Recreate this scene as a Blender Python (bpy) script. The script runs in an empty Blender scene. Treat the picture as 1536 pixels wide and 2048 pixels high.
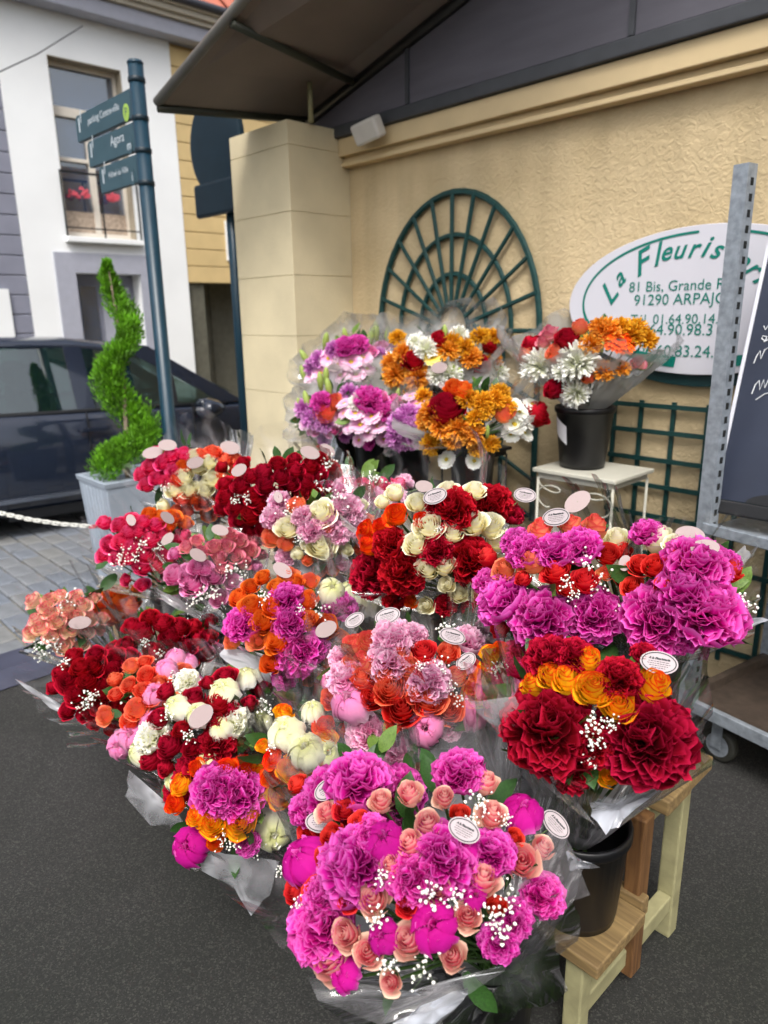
import bpy, math, random
import numpy as np
from math import sin, cos, pi, radians, sqrt, atan2
from mathutils import Matrix, Vector

scene = bpy.context.scene
COL = scene.collection

# ------------------------------------------------------------------ camera
FPX, TH, PH, CAMH = 1435.0, radians(15.25), radians(.88), 1.6
_F = np.array([0, cos(TH), -sin(TH)]); _R0 = np.array([1., 0, 0]); _U0 = np.array([0, sin(TH), cos(TH)])
_R = cos(PH) * _R0 - sin(PH) * _U0; _U = sin(PH) * _R0 + cos(PH) * _U0
CAM = np.array([0, 0, CAMH])
cam = bpy.data.cameras.new('camera'); camo = bpy.data.objects.new('camera', cam); COL.objects.link(camo)
camo.matrix_world = Matrix(((_R[0], _U[0], -_F[0], 0), (_R[1], _U[1], -_F[1], 0), (_R[2], _U[2], -_F[2], CAMH), (0, 0, 0, 1)))
cam.sensor_fit = 'VERTICAL'; cam.sensor_height = 36; cam.lens = FPX / 2048 * 36
cam.clip_start = .05; cam.clip_end = 500
cam.dof.use_dof = True; cam.dof.focus_distance = 1.55; cam.dof.aperture_fstop = 3.4
scene.camera = camo

# ------------------------------------------------------------------ light and exposure
SUN_EL, SUN_AZ = radians(55), radians(188)       # azimuth clockwise from +Y
w = bpy.data.worlds.new('World'); scene.world = w; w.use_nodes = True
wn = w.node_tree.nodes; wl = w.node_tree.links
bg = wn['Background']; sky = wn.new('ShaderNodeTexSky'); sky.sky_type = 'NISHITA'; sky.sun_disc = False
sky.sun_elevation = SUN_EL; sky.sun_rotation = SUN_AZ; sky.dust_density = 5; sky.air_density = 1; sky.ozone_density = 1
hs = wn.new('ShaderNodeHueSaturation'); hs.inputs['Saturation'].default_value = .45
wl.new(sky.outputs[0], hs.inputs['Color']); wl.new(hs.outputs[0], bg.inputs[0]); bg.inputs[1].default_value = .15
sl = bpy.data.lights.new('sun', 'SUN'); slo = bpy.data.objects.new('sun', sl); COL.objects.link(slo)
sl.energy = 1.35; sl.angle = radians(18); sl.color = (1, .975, .945)
sd = Vector((sin(SUN_AZ) * cos(SUN_EL), cos(SUN_AZ) * cos(SUN_EL), sin(SUN_EL)))
slo.rotation_euler = sd.to_track_quat('Z', 'Y').to_euler(); slo.location = (0, 0, 20)
scene.view_settings.view_transform = 'Standard'; scene.view_settings.look = 'None'
scene.view_settings.exposure = .66; scene.view_settings.gamma = 1; scene.view_settings.use_curve_mapping = False
scene.render.engine = 'CYCLES'
cy = scene.cycles
cy.transparent_max_bounces = 20; cy.max_bounces = 6; cy.diffuse_bounces = 3; cy.glossy_bounces = 3; cy.transmission_bounces = 6
cy.use_denoising = True; cy.use_adaptive_sampling = True; cy.adaptive_threshold = .04; cy.caustics_reflective = False; cy.caustics_refractive = False
cy.sample_clamp_indirect = 6

# ------------------------------------------------------------------ projection helpers (used to survey positions from the photo)
def ray(x, y): return _F + _R * (x - 768) / FPX + _U * (1024 - y) / FPX
def at(x, y, d): return CAM + ray(x, y) * d
def atz(x, y, z):
    r = ray(x, y); return CAM + r * (z - CAMH) / r[2]
def atpl(x, y, p, n):
    r = ray(x, y); return CAM + r * (np.dot(p - CAM, n) / np.dot(r, n))
def depth_of(P): return float((np.array(P) - CAM) @ _F)

class Frame:
    def __init__(s, deg, o):
        a = radians(deg); s.a = a; s.X = np.array([cos(a), sin(a), 0]); s.Y = np.array([-sin(a), cos(a), 0]); s.o = np.array([o[0], o[1], 0.])
    def p(s, x, y, z=0): return s.o + s.X * x + s.Y * y + np.array([0, 0, z])
    def loc(s, P): d = np.array(P) - s.o; return np.array([d @ s.X, d @ s.Y, P[2]])
    def px(s, x, y, yy=0.): return s.loc(atpl(x, y, s.o + s.Y * yy, s.Y))
    def pxx(s, x, y, xx=0.): return s.loc(atpl(x, y, s.o + s.X * xx, s.X))
W0 = atz(1400, 1347, 0)
FW = Frame(-46.5, W0)                      # shop wall: x to the right along it, y into it
FF = Frame(43, at(160, 700, 8.5))          # facade across the street
FC = Frame(36, atz(100, 1078, 0))          # parked car
FT = Frame(-57, FW.p(.216, -.656))         # trolley
WORLD = Frame(0, (0, 0))

# ------------------------------------------------------------------ mesh helpers
class MB:
    def __init__(s): s.v = []; s.f = []; s.uv = []; s.m = []
    def add(s, vs, fs, uvs=None, m=0):
        b = len(s.v); s.v += [tuple(map(float, q)) for q in vs]; s.f += [tuple(b + i for i in q) for q in fs]; s.m += [m] * len(fs)
        if uvs is not None: s.uv += list(uvs)
        return s
    def box(s, x0, x1, y0, y1, z0, z1, m=0):
        return s.add([(x0, y0, z0), (x1, y0, z0), (x1, y1, z0), (x0, y1, z0), (x0, y0, z1), (x1, y0, z1), (x1, y1, z1), (x0, y1, z1)],
                     [(0, 3, 2, 1), (4, 5, 6, 7), (0, 1, 5, 4), (1, 2, 6, 5), (2, 3, 7, 6), (3, 0, 4, 7)], m=m)
    def prism(s, pts, y0, y1, m=0):        # polygon in x,z extruded in y
        n = len(pts); vs = [(x, y0, z) for x, z in pts] + [(x, y1, z) for x, z in pts]
        return s.add(vs, [tuple(range(n)), tuple(range(2 * n - 1, n - 1, -1))] + [(i, i + n, (i + 1) % n + n, (i + 1) % n) for i in range(n)], m=m)
    def loft(s, rings, closed=True, caps=True, m=0):
        k = len(rings[0]); vs = [q for r in rings for q in r]; fs = []
        for i in range(len(rings) - 1):
            for j in range(k if closed else k - 1):
                a = i * k + j; b = i * k + (j + 1) % k; fs.append((a, b, b + k, a + k))
        if caps and closed: fs += [tuple(range(k - 1, -1, -1)), tuple(range((len(rings) - 1) * k, len(rings) * k))]
        return s.add(vs, fs, m=m)
    def tube(s, pts, r, n=8, caps=True, m=0):
        pts = [np.array(p, float) for p in pts]; rings = []
        rs = r if hasattr(r, '__len__') else [r] * len(pts)
        prev = None
        for i, p in enumerate(pts):
            t = pts[min(i + 1, len(pts) - 1)] - pts[max(i - 1, 0)]; t = t / (np.linalg.norm(t) + 1e-9)
            ref = prev if prev is not None else (np.array([0, 0, 1.]) if abs(t[2]) < .9 else np.array([1., 0, 0]))
            e1 = ref - t * (ref @ t); e1 /= np.linalg.norm(e1) + 1e-9; e2 = np.cross(t, e1); prev = e1
            rings.append([p + rs[i] * (e1 * cos(a) + e2 * sin(a)) for a in [2 * pi * j / n for j in range(n)]])
        return s.loft(rings, True, caps, m)
    def lathe(s, prof, n=32, c=(0, 0, 0), caps=True, m=0):
        return s.loft([[(c[0] + r * cos(2 * pi * j / n), c[1] + r * sin(2 * pi * j / n), c[2] + z) for j in range(n)] for r, z in prof], True, caps, m)
    def mesh(s, name, mats, smooth=False):
        me = bpy.data.meshes.new(name); me.from_pydata(s.v, [], s.f)
        for q in (mats if isinstance(mats, (list, tuple)) else [mats]): me.materials.append(q)
        if any(s.m): me.polygons.foreach_set('material_index', s.m)
        if s.uv:
            L = me.uv_layers.new(name='UVMap'); vi = np.zeros(len(me.loops), int); me.loops.foreach_get('vertex_index', vi)
            L.data.foreach_set('uv', np.array(s.uv, float)[vi].ravel())
        if smooth: me.polygons.foreach_set('use_smooth', [True] * len(me.polygons))
        me.update(); return me
    def build(s, name, mats, parent=None, fr=None, loc=None, smooth=False, bevel=0, **kw):
        return link(name, s.mesh(name, mats, smooth), parent, fr, loc, bevel, **kw)

def tag(o, label=None, cat=None, group=None, kind=None):
    if label: o['label'] = label
    if cat: o['category'] = cat
    if group: o['group'] = group
    if kind: o['kind'] = kind
    return o
def link(name, me, parent=None, fr=None, loc=None, bevel=0, **kw):
    o = bpy.data.objects.new(name, me); COL.objects.link(o)
    if parent is not None: o.parent = parent
    if fr is not None:
        l = loc if loc is not None else (0, 0, 0)
        if parent is None: o.location = fr.p(*l); o.rotation_euler = (0, 0, fr.a)
        else: o.location = l
    elif loc is not None: o.location = loc
    if bevel:
        b = o.modifiers.new('edge', 'BEVEL'); b.width = bevel; b.segments = 2; b.limit_method = 'ANGLE'; b.angle_limit = radians(40)
    return tag(o, **kw)
def empty(name, fr=WORLD, loc=(0, 0, 0), **kw):
    o = bpy.data.objects.new(name, None); COL.objects.link(o); o.location = fr.p(*loc); o.rotation_euler = (0, 0, fr.a); o.empty_display_size = .05
    return tag(o, **kw)
def box(x0, x1, y0, y1, z0, z1): return MB().box(x0, x1, y0, y1, z0, z1)

# ------------------------------------------------------------------ materials
def s2l(c): return tuple(((v / 255) / 12.92 if v <= 10.3 else (((v / 255) + .055) / 1.055) ** 2.4) for v in c)
def nodes(name):
    m = bpy.data.materials.new(name); m.use_nodes = True; return m, m.node_tree.nodes, m.node_tree.links, m.node_tree.nodes['Principled BSDF']
def mat(name, rgb, rough=.6, metal=0, var=.12, scale=12, bump=0, bscale=60, spec=.4, detail=6, coat=0, stretch=None, lin=False):
    m, n, l, p = nodes(name); c = rgb if lin else s2l(rgb)
    tc = n.new('ShaderNodeTexCoord'); mp = n.new('ShaderNodeMapping'); l.new(tc.outputs['Object'], mp.inputs[0])
    if stretch: mp.inputs['Scale'].default_value = stretch
    nz = n.new('ShaderNodeTexNoise'); nz.inputs['Scale'].default_value = scale; nz.inputs['Detail'].default_value = detail; l.new(mp.outputs[0], nz.inputs['Vector'])
    rp = n.new('ShaderNodeValToRGB'); rp.color_ramp.elements[0].position = .3; rp.color_ramp.elements[1].position = .7
    rp.color_ramp.elements[0].color = tuple(v * (1 - var) for v in c) + (1,); rp.color_ramp.elements[1].color = tuple(min(1, v * (1 + var)) for v in c) + (1,)
    l.new(nz.outputs['Fac'], rp.inputs[0]); l.new(rp.outputs[0], p.inputs['Base Color'])
    p.inputs['Roughness'].default_value = rough; p.inputs['Metallic'].default_value = metal; p.inputs['Specular IOR Level'].default_value = spec
    if coat: p.inputs['Coat Weight'].default_value = coat; p.inputs['Coat Roughness'].default_value = .05
    if bump:
        b = n.new('ShaderNodeTexNoise'); b.inputs['Scale'].default_value = bscale; b.inputs['Detail'].default_value = 8; l.new(mp.outputs[0], b.inputs['Vector'])
        bp = n.new('ShaderNodeBump'); bp.inputs['Strength'].default_value = bump; bp.inputs['Distance'].default_value = .01
        l.new(b.outputs['Fac'], bp.inputs['Height']); l.new(bp.outputs[0], p.inputs['Normal'])
    return m
def m_stucco():
    m, n, l, p = nodes('cream_stucco'); tc = n.new('ShaderNodeTexCoord')
    big = n.new('ShaderNodeTexNoise'); big.inputs['Scale'].default_value = 2.2; big.inputs['Detail'].default_value = 8; l.new(tc.outputs['Object'], big.inputs['Vector'])
    rp = n.new('ShaderNodeValToRGB'); rp.color_ramp.elements[0].color = s2l((188, 168, 130)) + (1,); rp.color_ramp.elements[1].color = s2l((210, 190, 152)) + (1,)
    rp.color_ramp.elements[0].position = .3; rp.color_ramp.elements[1].position = .7
    mps = n.new('ShaderNodeMapping'); mps.inputs['Scale'].default_value = (7, 7, .7); l.new(tc.outputs['Object'], mps.inputs[0]); stn = n.new('ShaderNodeTexNoise'); stn.inputs['Scale'].default_value = 1.; stn.inputs['Detail'].default_value = 5; l.new(mps.outputs[0], stn.inputs['Vector'])
    str_ = n.new('ShaderNodeMapRange'); str_.inputs[1].default_value = .35; str_.inputs[2].default_value = .65; str_.inputs[3].default_value = .90; str_.inputs[4].default_value = 1.04; l.new(stn.outputs['Fac'], str_.inputs[0])
    stm = n.new('ShaderNodeMix'); stm.data_type = 'RGBA'; stm.blend_type = 'MULTIPLY'; stm.inputs[0].default_value = 1; l.new(rp.outputs[0], stm.inputs[6]); l.new(str_.outputs[0], stm.inputs[7])
    l.new(big.outputs['Fac'], rp.inputs[0]); l.new(stm.outputs[2], p.inputs['Base Color']); p.inputs['Roughness'].default_value = .85; p.inputs['Specular IOR Level'].default_value = .2
    a = n.new('ShaderNodeTexNoise'); a.inputs['Scale'].default_value = 40; a.inputs['Detail'].default_value = 7; a.inputs['Distortion'].default_value = .9; l.new(tc.outputs['Object'], a.inputs['Vector'])
    r2 = n.new('ShaderNodeValToRGB'); r2.color_ramp.elements[0].position = .42; r2.color_ramp.elements[1].position = .6; l.new(a.outputs['Fac'], r2.inputs[0])
    b = n.new('ShaderNodeTexNoise'); b.inputs['Scale'].default_value = 120; b.inputs['Detail'].default_value = 4; l.new(tc.outputs['Object'], b.inputs['Vector'])
    ad = n.new('ShaderNodeMath'); ad.operation = 'MULTIPLY_ADD'; ad.inputs[1].default_value = .25; l.new(b.outputs['Fac'], ad.inputs[0]); l.new(r2.outputs[0], ad.inputs[2])
    bp = n.new('ShaderNodeBump'); bp.inputs['Strength'].default_value = .32; bp.inputs['Distance'].default_value = .010; l.new(ad.outputs[0], bp.inputs['Height']); l.new(bp.outputs[0], p.inputs['Normal'])
    return m
def m_asphalt():
    m, n, l, p = nodes('asphalt'); tc = n.new('ShaderNodeTexCoord')
    v = n.new('ShaderNodeTexVoronoi'); v.inputs['Scale'].default_value = 280; l.new(tc.outputs['Object'], v.inputs['Vector'])
    hsv = n.new('ShaderNodeSeparateColor'); l.new(v.outputs['Color'], hsv.inputs[0])
    r = n.new('ShaderNodeValToRGB'); e = r.color_ramp.elements; e[0].color = (.015, .015, .0145, 1); e[0].position = 0; e[1].color = (.072, .071, .066, 1); e[1].position = 1
    q = r.color_ramp.elements.new(.75); q.color = (.030, .030, .028, 1); l.new(hsv.outputs[0], r.inputs[0])
    g = n.new('ShaderNodeTexNoise'); g.inputs['Scale'].default_value = 1.1; g.inputs['Detail'].default_value = 7; l.new(tc.outputs['Object'], g.inputs['Vector'])
    r2 = n.new('ShaderNodeValToRGB'); r2.color_ramp.elements[0].color = (.55, .6, .5, 1); r2.color_ramp.elements[1].color = (1.1, 1.06, 1.06, 1); r2.color_ramp.elements[0].position = .35; r2.color_ramp.elements[1].position = .65
    l.new(g.outputs['Fac'], r2.inputs[0])
    mx = n.new('ShaderNodeMix'); mx.data_type = 'RGBA'; mx.blend_type = 'MULTIPLY'; mx.inputs[0].default_value = 1; l.new(r.outputs[0], mx.inputs[6]); l.new(r2.outputs[0], mx.inputs[7]); l.new(mx.outputs[2], p.inputs['Base Color'])
    p.inputs['Roughness'].default_value = .82
    bp = n.new('ShaderNodeBump'); bp.inputs['Strength'].default_value = .8; bp.inputs['Distance'].default_value = .004; l.new(hsv.outputs[0], bp.inputs['Height']); l.new(bp.outputs[0], p.inputs['Normal'])
    return m
def m_wood(name, c0, c1, axis=(1, 14, 14)):
    m, n, l, p = nodes(name); tc = n.new('ShaderNodeTexCoord'); mp = n.new('ShaderNodeMapping'); mp.inputs['Scale'].default_value = axis; l.new(tc.outputs['Object'], mp.inputs[0])
    nz = n.new('ShaderNodeTexNoise'); nz.inputs['Scale'].default_value = 5; nz.inputs['Detail'].default_value = 8; nz.inputs['Distortion'].default_value = .8; l.new(mp.outputs[0], nz.inputs['Vector'])
    r = n.new('ShaderNodeValToRGB'); r.color_ramp.elements[0].position = .32; r.color_ramp.elements[1].position = .68; r.color_ramp.elements[0].color = s2l(c0) + (1,); r.color_ramp.elements[1].color = s2l(c1) + (1,)
    l.new(nz.outputs['Fac'], r.inputs[0]); l.new(r.outputs[0], p.inputs['Base Color']); p.inputs['Roughness'].default_value = .65
    bp = n.new('ShaderNodeBump'); bp.inputs['Strength'].default_value = .3; bp.inputs['Distance'].default_value = .003; l.new(nz.outputs['Fac'], bp.inputs['Height']); l.new(bp.outputs[0], p.inputs['Normal'])
    return m
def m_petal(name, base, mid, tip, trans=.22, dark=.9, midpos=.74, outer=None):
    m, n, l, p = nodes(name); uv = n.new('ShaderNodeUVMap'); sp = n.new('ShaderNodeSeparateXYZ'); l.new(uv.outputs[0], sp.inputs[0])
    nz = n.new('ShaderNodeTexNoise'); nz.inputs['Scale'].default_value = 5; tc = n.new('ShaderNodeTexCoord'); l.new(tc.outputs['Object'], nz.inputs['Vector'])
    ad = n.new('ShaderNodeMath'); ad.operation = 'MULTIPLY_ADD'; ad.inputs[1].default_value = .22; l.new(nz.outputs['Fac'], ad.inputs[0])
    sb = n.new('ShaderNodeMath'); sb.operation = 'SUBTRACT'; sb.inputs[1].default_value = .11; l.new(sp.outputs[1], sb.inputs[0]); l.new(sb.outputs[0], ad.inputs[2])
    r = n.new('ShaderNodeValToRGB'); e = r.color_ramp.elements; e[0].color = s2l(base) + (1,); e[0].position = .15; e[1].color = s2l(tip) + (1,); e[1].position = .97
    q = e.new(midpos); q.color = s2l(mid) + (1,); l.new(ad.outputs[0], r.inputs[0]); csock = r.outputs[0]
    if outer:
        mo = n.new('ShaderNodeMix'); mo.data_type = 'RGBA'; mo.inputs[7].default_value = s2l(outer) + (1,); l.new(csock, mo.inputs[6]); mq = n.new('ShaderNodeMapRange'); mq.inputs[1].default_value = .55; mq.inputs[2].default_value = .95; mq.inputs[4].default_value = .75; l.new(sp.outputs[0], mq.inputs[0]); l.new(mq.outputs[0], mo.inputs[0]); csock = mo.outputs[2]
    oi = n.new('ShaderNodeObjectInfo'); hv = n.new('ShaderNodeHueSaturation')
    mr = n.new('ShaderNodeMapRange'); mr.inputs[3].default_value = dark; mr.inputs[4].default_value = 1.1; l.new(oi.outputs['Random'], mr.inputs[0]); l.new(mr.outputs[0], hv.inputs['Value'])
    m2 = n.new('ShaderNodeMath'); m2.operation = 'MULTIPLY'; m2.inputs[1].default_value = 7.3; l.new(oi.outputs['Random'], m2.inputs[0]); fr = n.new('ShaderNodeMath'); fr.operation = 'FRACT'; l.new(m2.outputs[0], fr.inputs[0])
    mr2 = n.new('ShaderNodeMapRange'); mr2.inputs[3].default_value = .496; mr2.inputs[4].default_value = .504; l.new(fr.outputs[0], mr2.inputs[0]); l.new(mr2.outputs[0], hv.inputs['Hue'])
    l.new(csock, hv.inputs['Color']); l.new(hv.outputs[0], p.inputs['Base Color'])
    p.inputs['Roughness'].default_value = .7; p.inputs['Specular IOR Level'].default_value = .15
        # fine veins
    wv = n.new('ShaderNodeTexNoise'); wv.inputs['Scale'].default_value = 1; mp = n.new('ShaderNodeMapping'); mp.inputs['Scale'].default_value = (9, 3, 1); l.new(uv.outputs[0], mp.inputs[0]); l.new(mp.outputs[0], wv.inputs['Vector'])
    bp = n.new('ShaderNodeBump'); bp.inputs['Strength'].default_value = .25; bp.inputs['Distance'].default_value = .002; l.new(wv.outputs['Fac'], bp.inputs['Height']); l.new(bp.outputs[0], p.inputs['Normal'])
    tr = n.new('ShaderNodeBsdfTranslucent'); l.new(hv.outputs[0], tr.inputs[0]); ms = n.new('ShaderNodeMixShader'); ms.inputs[0].default_value = trans
    l.new(p.outputs[0], ms.inputs[1]); l.new(tr.outputs[0], ms.inputs[2]); l.new(ms.outputs[0], n['Material Output'].inputs[0])
    return m
def m_cello(name, haze=(.02, .16), hazecol=(.8, .82, .85), rough=.06, gl=.6, floor=.025, dots=True):
    m, n, l, p = nodes(name); n.remove(p); out = n['Material Output']; uv = n.new('ShaderNodeUVMap'); tc = n.new('ShaderNodeTexCoord')
    tp = n.new('ShaderNodeBsdfTransparent'); tp.inputs[0].default_value = (.985, .985, .985, 1)
    df = n.new('ShaderNodeBsdfDiffuse'); df.inputs[0].default_value = hazecol + (1,)
    tl = n.new('ShaderNodeBsdfTranslucent'); tl.inputs[0].default_value = hazecol + (1,); dm = n.new('ShaderNodeMixShader'); dm.inputs[0].default_value = .45; l.new(df.outputs[0], dm.inputs[1]); l.new(tl.outputs[0], dm.inputs[2])
    gs = n.new('ShaderNodeBsdfGlossy'); gs.inputs['Roughness'].default_value = rough
    sp = n.new('ShaderNodeSeparateXYZ'); l.new(uv.outputs[0], sp.inputs[0])
    mr = n.new('ShaderNodeMapRange'); mr.inputs[1].default_value = .3; mr.inputs[2].default_value = .85; mr.inputs[3].default_value = haze[1]; mr.inputs[4].default_value = haze[0]; l.new(sp.outputs[1], mr.inputs[0])
    cl = n.new('ShaderNodeTexNoise'); cl.inputs['Scale'].default_value = 8; cl.inputs['Detail'].default_value = 2; l.new(tc.outputs['Object'], cl.inputs['Vector'])
    c2 = n.new('ShaderNodeMapRange'); c2.inputs[1].default_value = .4; c2.inputs[2].default_value = .62; c2.inputs[3].default_value = .3; c2.inputs[4].default_value = 1.6; l.new(cl.outputs['Fac'], c2.inputs[0])
    hm = n.new('ShaderNodeMath'); hm.operation = 'MULTIPLY'; hm.use_clamp = True; l.new(mr.outputs[0], hm.inputs[0]); l.new(c2.outputs[0], hm.inputs[1])
    sn = n.new('ShaderNodeMath'); sn.operation = 'SINE'; ml = n.new('ShaderNodeMath'); ml.operation = 'MULTIPLY'; ml.inputs[1].default_value = 10.5; l.new(sp.outputs[0], ml.inputs[0])
    wob = n.new('ShaderNodeMath'); wob.operation = 'MULTIPLY_ADD'; wob.inputs[1].default_value = 5.; l.new(cl.outputs['Fac'], wob.inputs[0]); l.new(ml.outputs[0], wob.inputs[2]); l.new(wob.outputs[0], sn.inputs[0])
    ab = n.new('ShaderNodeMath'); ab.operation = 'ABSOLUTE'; l.new(sn.outputs[0], ab.inputs[0]); pw = n.new('ShaderNodeMath'); pw.operation = 'POWER'; pw.inputs[1].default_value = 14.; l.new(ab.outputs[0], pw.inputs[0])  # pale fold streaks painted into the haze, standing in for highlights on the film
    ft_ = n.new('ShaderNodeMapRange'); ft_.inputs[1].default_value = .35; ft_.inputs[2].default_value = .75; ft_.inputs[3].default_value = .30; ft_.inputs[4].default_value = .07; l.new(sp.outputs[1], ft_.inputs[0])
    me_ = n.new('ShaderNodeMath'); me_.operation = 'MULTIPLY_ADD'; l.new(ft_.outputs[0], me_.inputs[1]); me_.use_clamp = True; l.new(pw.outputs[0], me_.inputs[0]); l.new(hm.outputs[0], me_.inputs[2]); hm = me_
    m1 = n.new('ShaderNodeMixShader'); l.new(hm.outputs[0], m1.inputs[0]); l.new(tp.outputs[0], m1.inputs[1]); l.new(dm.outputs[0], m1.inputs[2])
    lw = n.new('ShaderNodeLayerWeight'); lw.inputs[0].default_value = .22
    gm = n.new('ShaderNodeMath'); gm.operation = 'MULTIPLY_ADD'; gm.inputs[1].default_value = gl; gm.inputs[2].default_value = floor; l.new(lw.outputs['Fresnel'], gm.inputs[0])
    m2 = n.new('ShaderNodeMixShader'); l.new(gm.outputs[0], m2.inputs[0]); l.new(m1.outputs[0], m2.inputs[1]); l.new(gs.outputs[0], m2.inputs[2]); l.new(m2.outputs[0], out.inputs[0])
    return m
def m_glass(name, col=(.02, .03, .035), alpha=.25, rough=.02):
    m, n, l, p = nodes(name); p.inputs['Base Color'].default_value = col + (1,); p.inputs['Roughness'].default_value = rough; p.inputs['Specular IOR Level'].default_value = 1.0; p.inputs['IOR'].default_value = 2.1
    tp = n.new('ShaderNodeBsdfTransparent'); tp.inputs[0].default_value = (.6, .75, .72, 1); ms = n.new('ShaderNodeMixShader'); ms.inputs[0].default_value = alpha
    l.new(p.outputs[0], ms.inputs[1]); l.new(tp.outputs[0], ms.inputs[2]); l.new(ms.outputs[0], n['Material Output'].inputs[0]); return m

M = dict(
    stucco=m_stucco(), asphalt=m_asphalt(),
    pier=mat('pier_render', (212, 199, 165), .85, var=.10, scale=3, bump=.2, bscale=90),
    trim=mat('trim_paint', (208, 186, 144), .6, var=.05, scale=6, bump=.05),
    zinc=mat('grey_cladding', (92, 90, 98), .55, var=.12, scale=3, bump=.08, bscale=200, stretch=(1, 1, 6)),
    zinclip=mat('grey_lip', (66, 68, 72), .5, var=.1),
    canvas=mat('canopy_underside', (128, 118, 110), .8, var=.12, scale=2.5, bump=.08),
    canopy_bar=mat('canopy_bar', (52, 54, 42), .5, var=.1),
    canopy_edge=mat('canopy_edge', (120, 118, 112), .5, var=.1),
    trellis=mat('trellis_green', (18, 58, 56), .5, var=.15, scale=30, spec=.4),
    signwhite=mat('sign_white', (206, 206, 214), .35, var=.02, scale=4), signgreen=mat('sign_green', (0, 118, 104), .4, var=.04), signback=mat('sign_back', (14, 48, 50), .5),
    galv=mat('galvanised_steel', (158, 166, 174), .42, .45, var=.25, scale=40, detail=8), slot=mat('dark_slot', (24, 26, 26), .8),
    board=mat('slate_board', (44, 50, 66), .45, var=.2, scale=3), boardedge=mat('board_edge', (214, 216, 224), .4, var=.04), chalk=mat('chalk', (235, 238, 240), .9, var=.05),
    blackrail=mat('black_rail', (30, 30, 31), .35, var=.1), plyboard=mat('trolley_ply', (66, 56, 48), .6, var=.3, scale=25, bump=.2), rubber=mat('rubber', (52, 52, 46), .6, var=.2),
    bucket=mat('bucket_black', (10, 10, 13), .38, var=.1, scale=8, spec=.5), paper=mat('white_paper', (225, 226, 230), .7, var=.03), tag=mat('label_card', (176, 164, 166), .55, var=.02),
    tagback=mat('label_back', (160, 142, 140), .6, var=.03), ink=mat('ink', (42, 44, 46), .6), 
    plank=m_wood('pine_plank', (104, 84, 54), (146, 122, 80)), plankv=m_wood('pine_upright', (80, 52, 28), (124, 88, 50), (14, 14, 1)), palegreen=mat('pale_green_paint', (150, 145, 108), .6, var=.18, scale=18, bump=.15),
    tablewhite=mat('table_white', (192, 190, 176), .5, var=.05, scale=8), darkwood=mat('dark_stand', (40, 38, 36), .6, var=.2),
    leaf=mat('leaf_green', (44, 78, 30), .45, var=.35, scale=20), leafl=mat('leaf_light', (92, 120, 48), .5, var=.3, scale=20), stem=mat('stem_green', (66, 98, 42), .5, var=.2),
    gyp=mat('gypsophila_white', (242, 242, 232), .7, var=.03), gypstem=mat('gypsophila_stem', (120, 150, 96), .6),
    fwhite=mat('facade_white', (236, 238, 238), .85, var=.04, scale=1.5, bump=.05), flilac=mat('facade_lilac', (164, 166, 178), .7, var=.05), fgrey=mat('siding_grey', (130, 132, 146), .7, var=.08, scale=4), fyellow=mat('siding_yellow', (206, 180, 128), .7, var=.06, scale=4),
    cornice=mat('cornice_beige', (186, 178, 162), .7, var=.05), gutter=mat('gutter_dark', (64, 66, 74), .5), tile=mat('roof_tile', (176, 104, 84), .8, var=.25, scale=9, bump=.2), dark=mat('passage_shade_olive', (92, 90, 78), .8, var=.15),
    reveal=mat('window_reveal', (160, 150, 132), .8, var=.05), winframe=mat('window_frame', (222, 214, 200), .6, var=.04), winglass=m_glass('window_glass', (.04, .07, .13), .06, .03), brickpanel=mat('brick_panel', (176, 158, 140), .8, var=.3, scale=30), iron=mat('iron_black', (26, 28, 30), .5), redfl=mat('window_red', (190, 70, 84), .7, var=.2, scale=40),  # bluish base colour of the window glass stands in for reflected sky
    teal=mat('teal_paint', (16, 50, 66), .38, var=.1, scale=8, spec=.5), tealdark=mat('teal_dark', (16, 36, 46), .4), blade=mat('sign_blade', (56, 82, 92), .5, var=.06), lettering=mat('letter_white', (205, 215, 222), .6), lime=mat('parking_lime', (158, 190, 84), .5),
    planter=mat('planter_grey', (150, 160, 172), .5, var=.06, scale=6), soil=mat('soil', (44, 34, 26), .95, var=.4, scale=40, bump=.5), bark=mat('bark', (120, 108, 90), .85, var=.25, scale=30, bump=.4),
    thuja=mat('topiary_green', (88, 142, 18), .55, var=.55, scale=9), chainw=mat('chain_white', (222, 222, 214), .45, var=.04), chainr=mat('chain_red', (190, 70, 84), .45),
    carpaint=mat('car_navy', (30, 38, 54), .2, .2, var=.05, coat=1), carplastic=mat('car_plastic', (22, 24, 28), .55), carglass=m_glass('car_glass', (.008, .02, .022), .5, .02), tyre=mat('tyre', (18, 18, 18), .8), alloy=mat('alloy', (130, 134, 140), .35, .8), chrome=mat('chrome_strip', (150, 158, 172), .25, .9), cabin=mat('cabin_dark', (14, 34, 36), .8),
    sett=mat('sett_stone', (116, 119, 124), .7, var=.16, scale=14, bump=.25, bscale=60), bed=mat('sett_joint', (132, 128, 116), .9, var=.2, scale=60, bump=.3), kerbtop=mat('kerb_metal', (66, 68, 84), .35, var=.15, scale=10), cable=mat('cable', (60, 60, 66), .6), flood=mat('flood_white', (206, 202, 194), .5, var=.05),
    yolk=mat('daisy_eye', (196, 170, 40), .7, var=.2, scale=200), darkeye=mat('gerbera_eye', (50, 24, 14), .8, var=.3, scale=200), sepal=mat('sepal', (88, 120, 52), .55),
)
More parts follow.
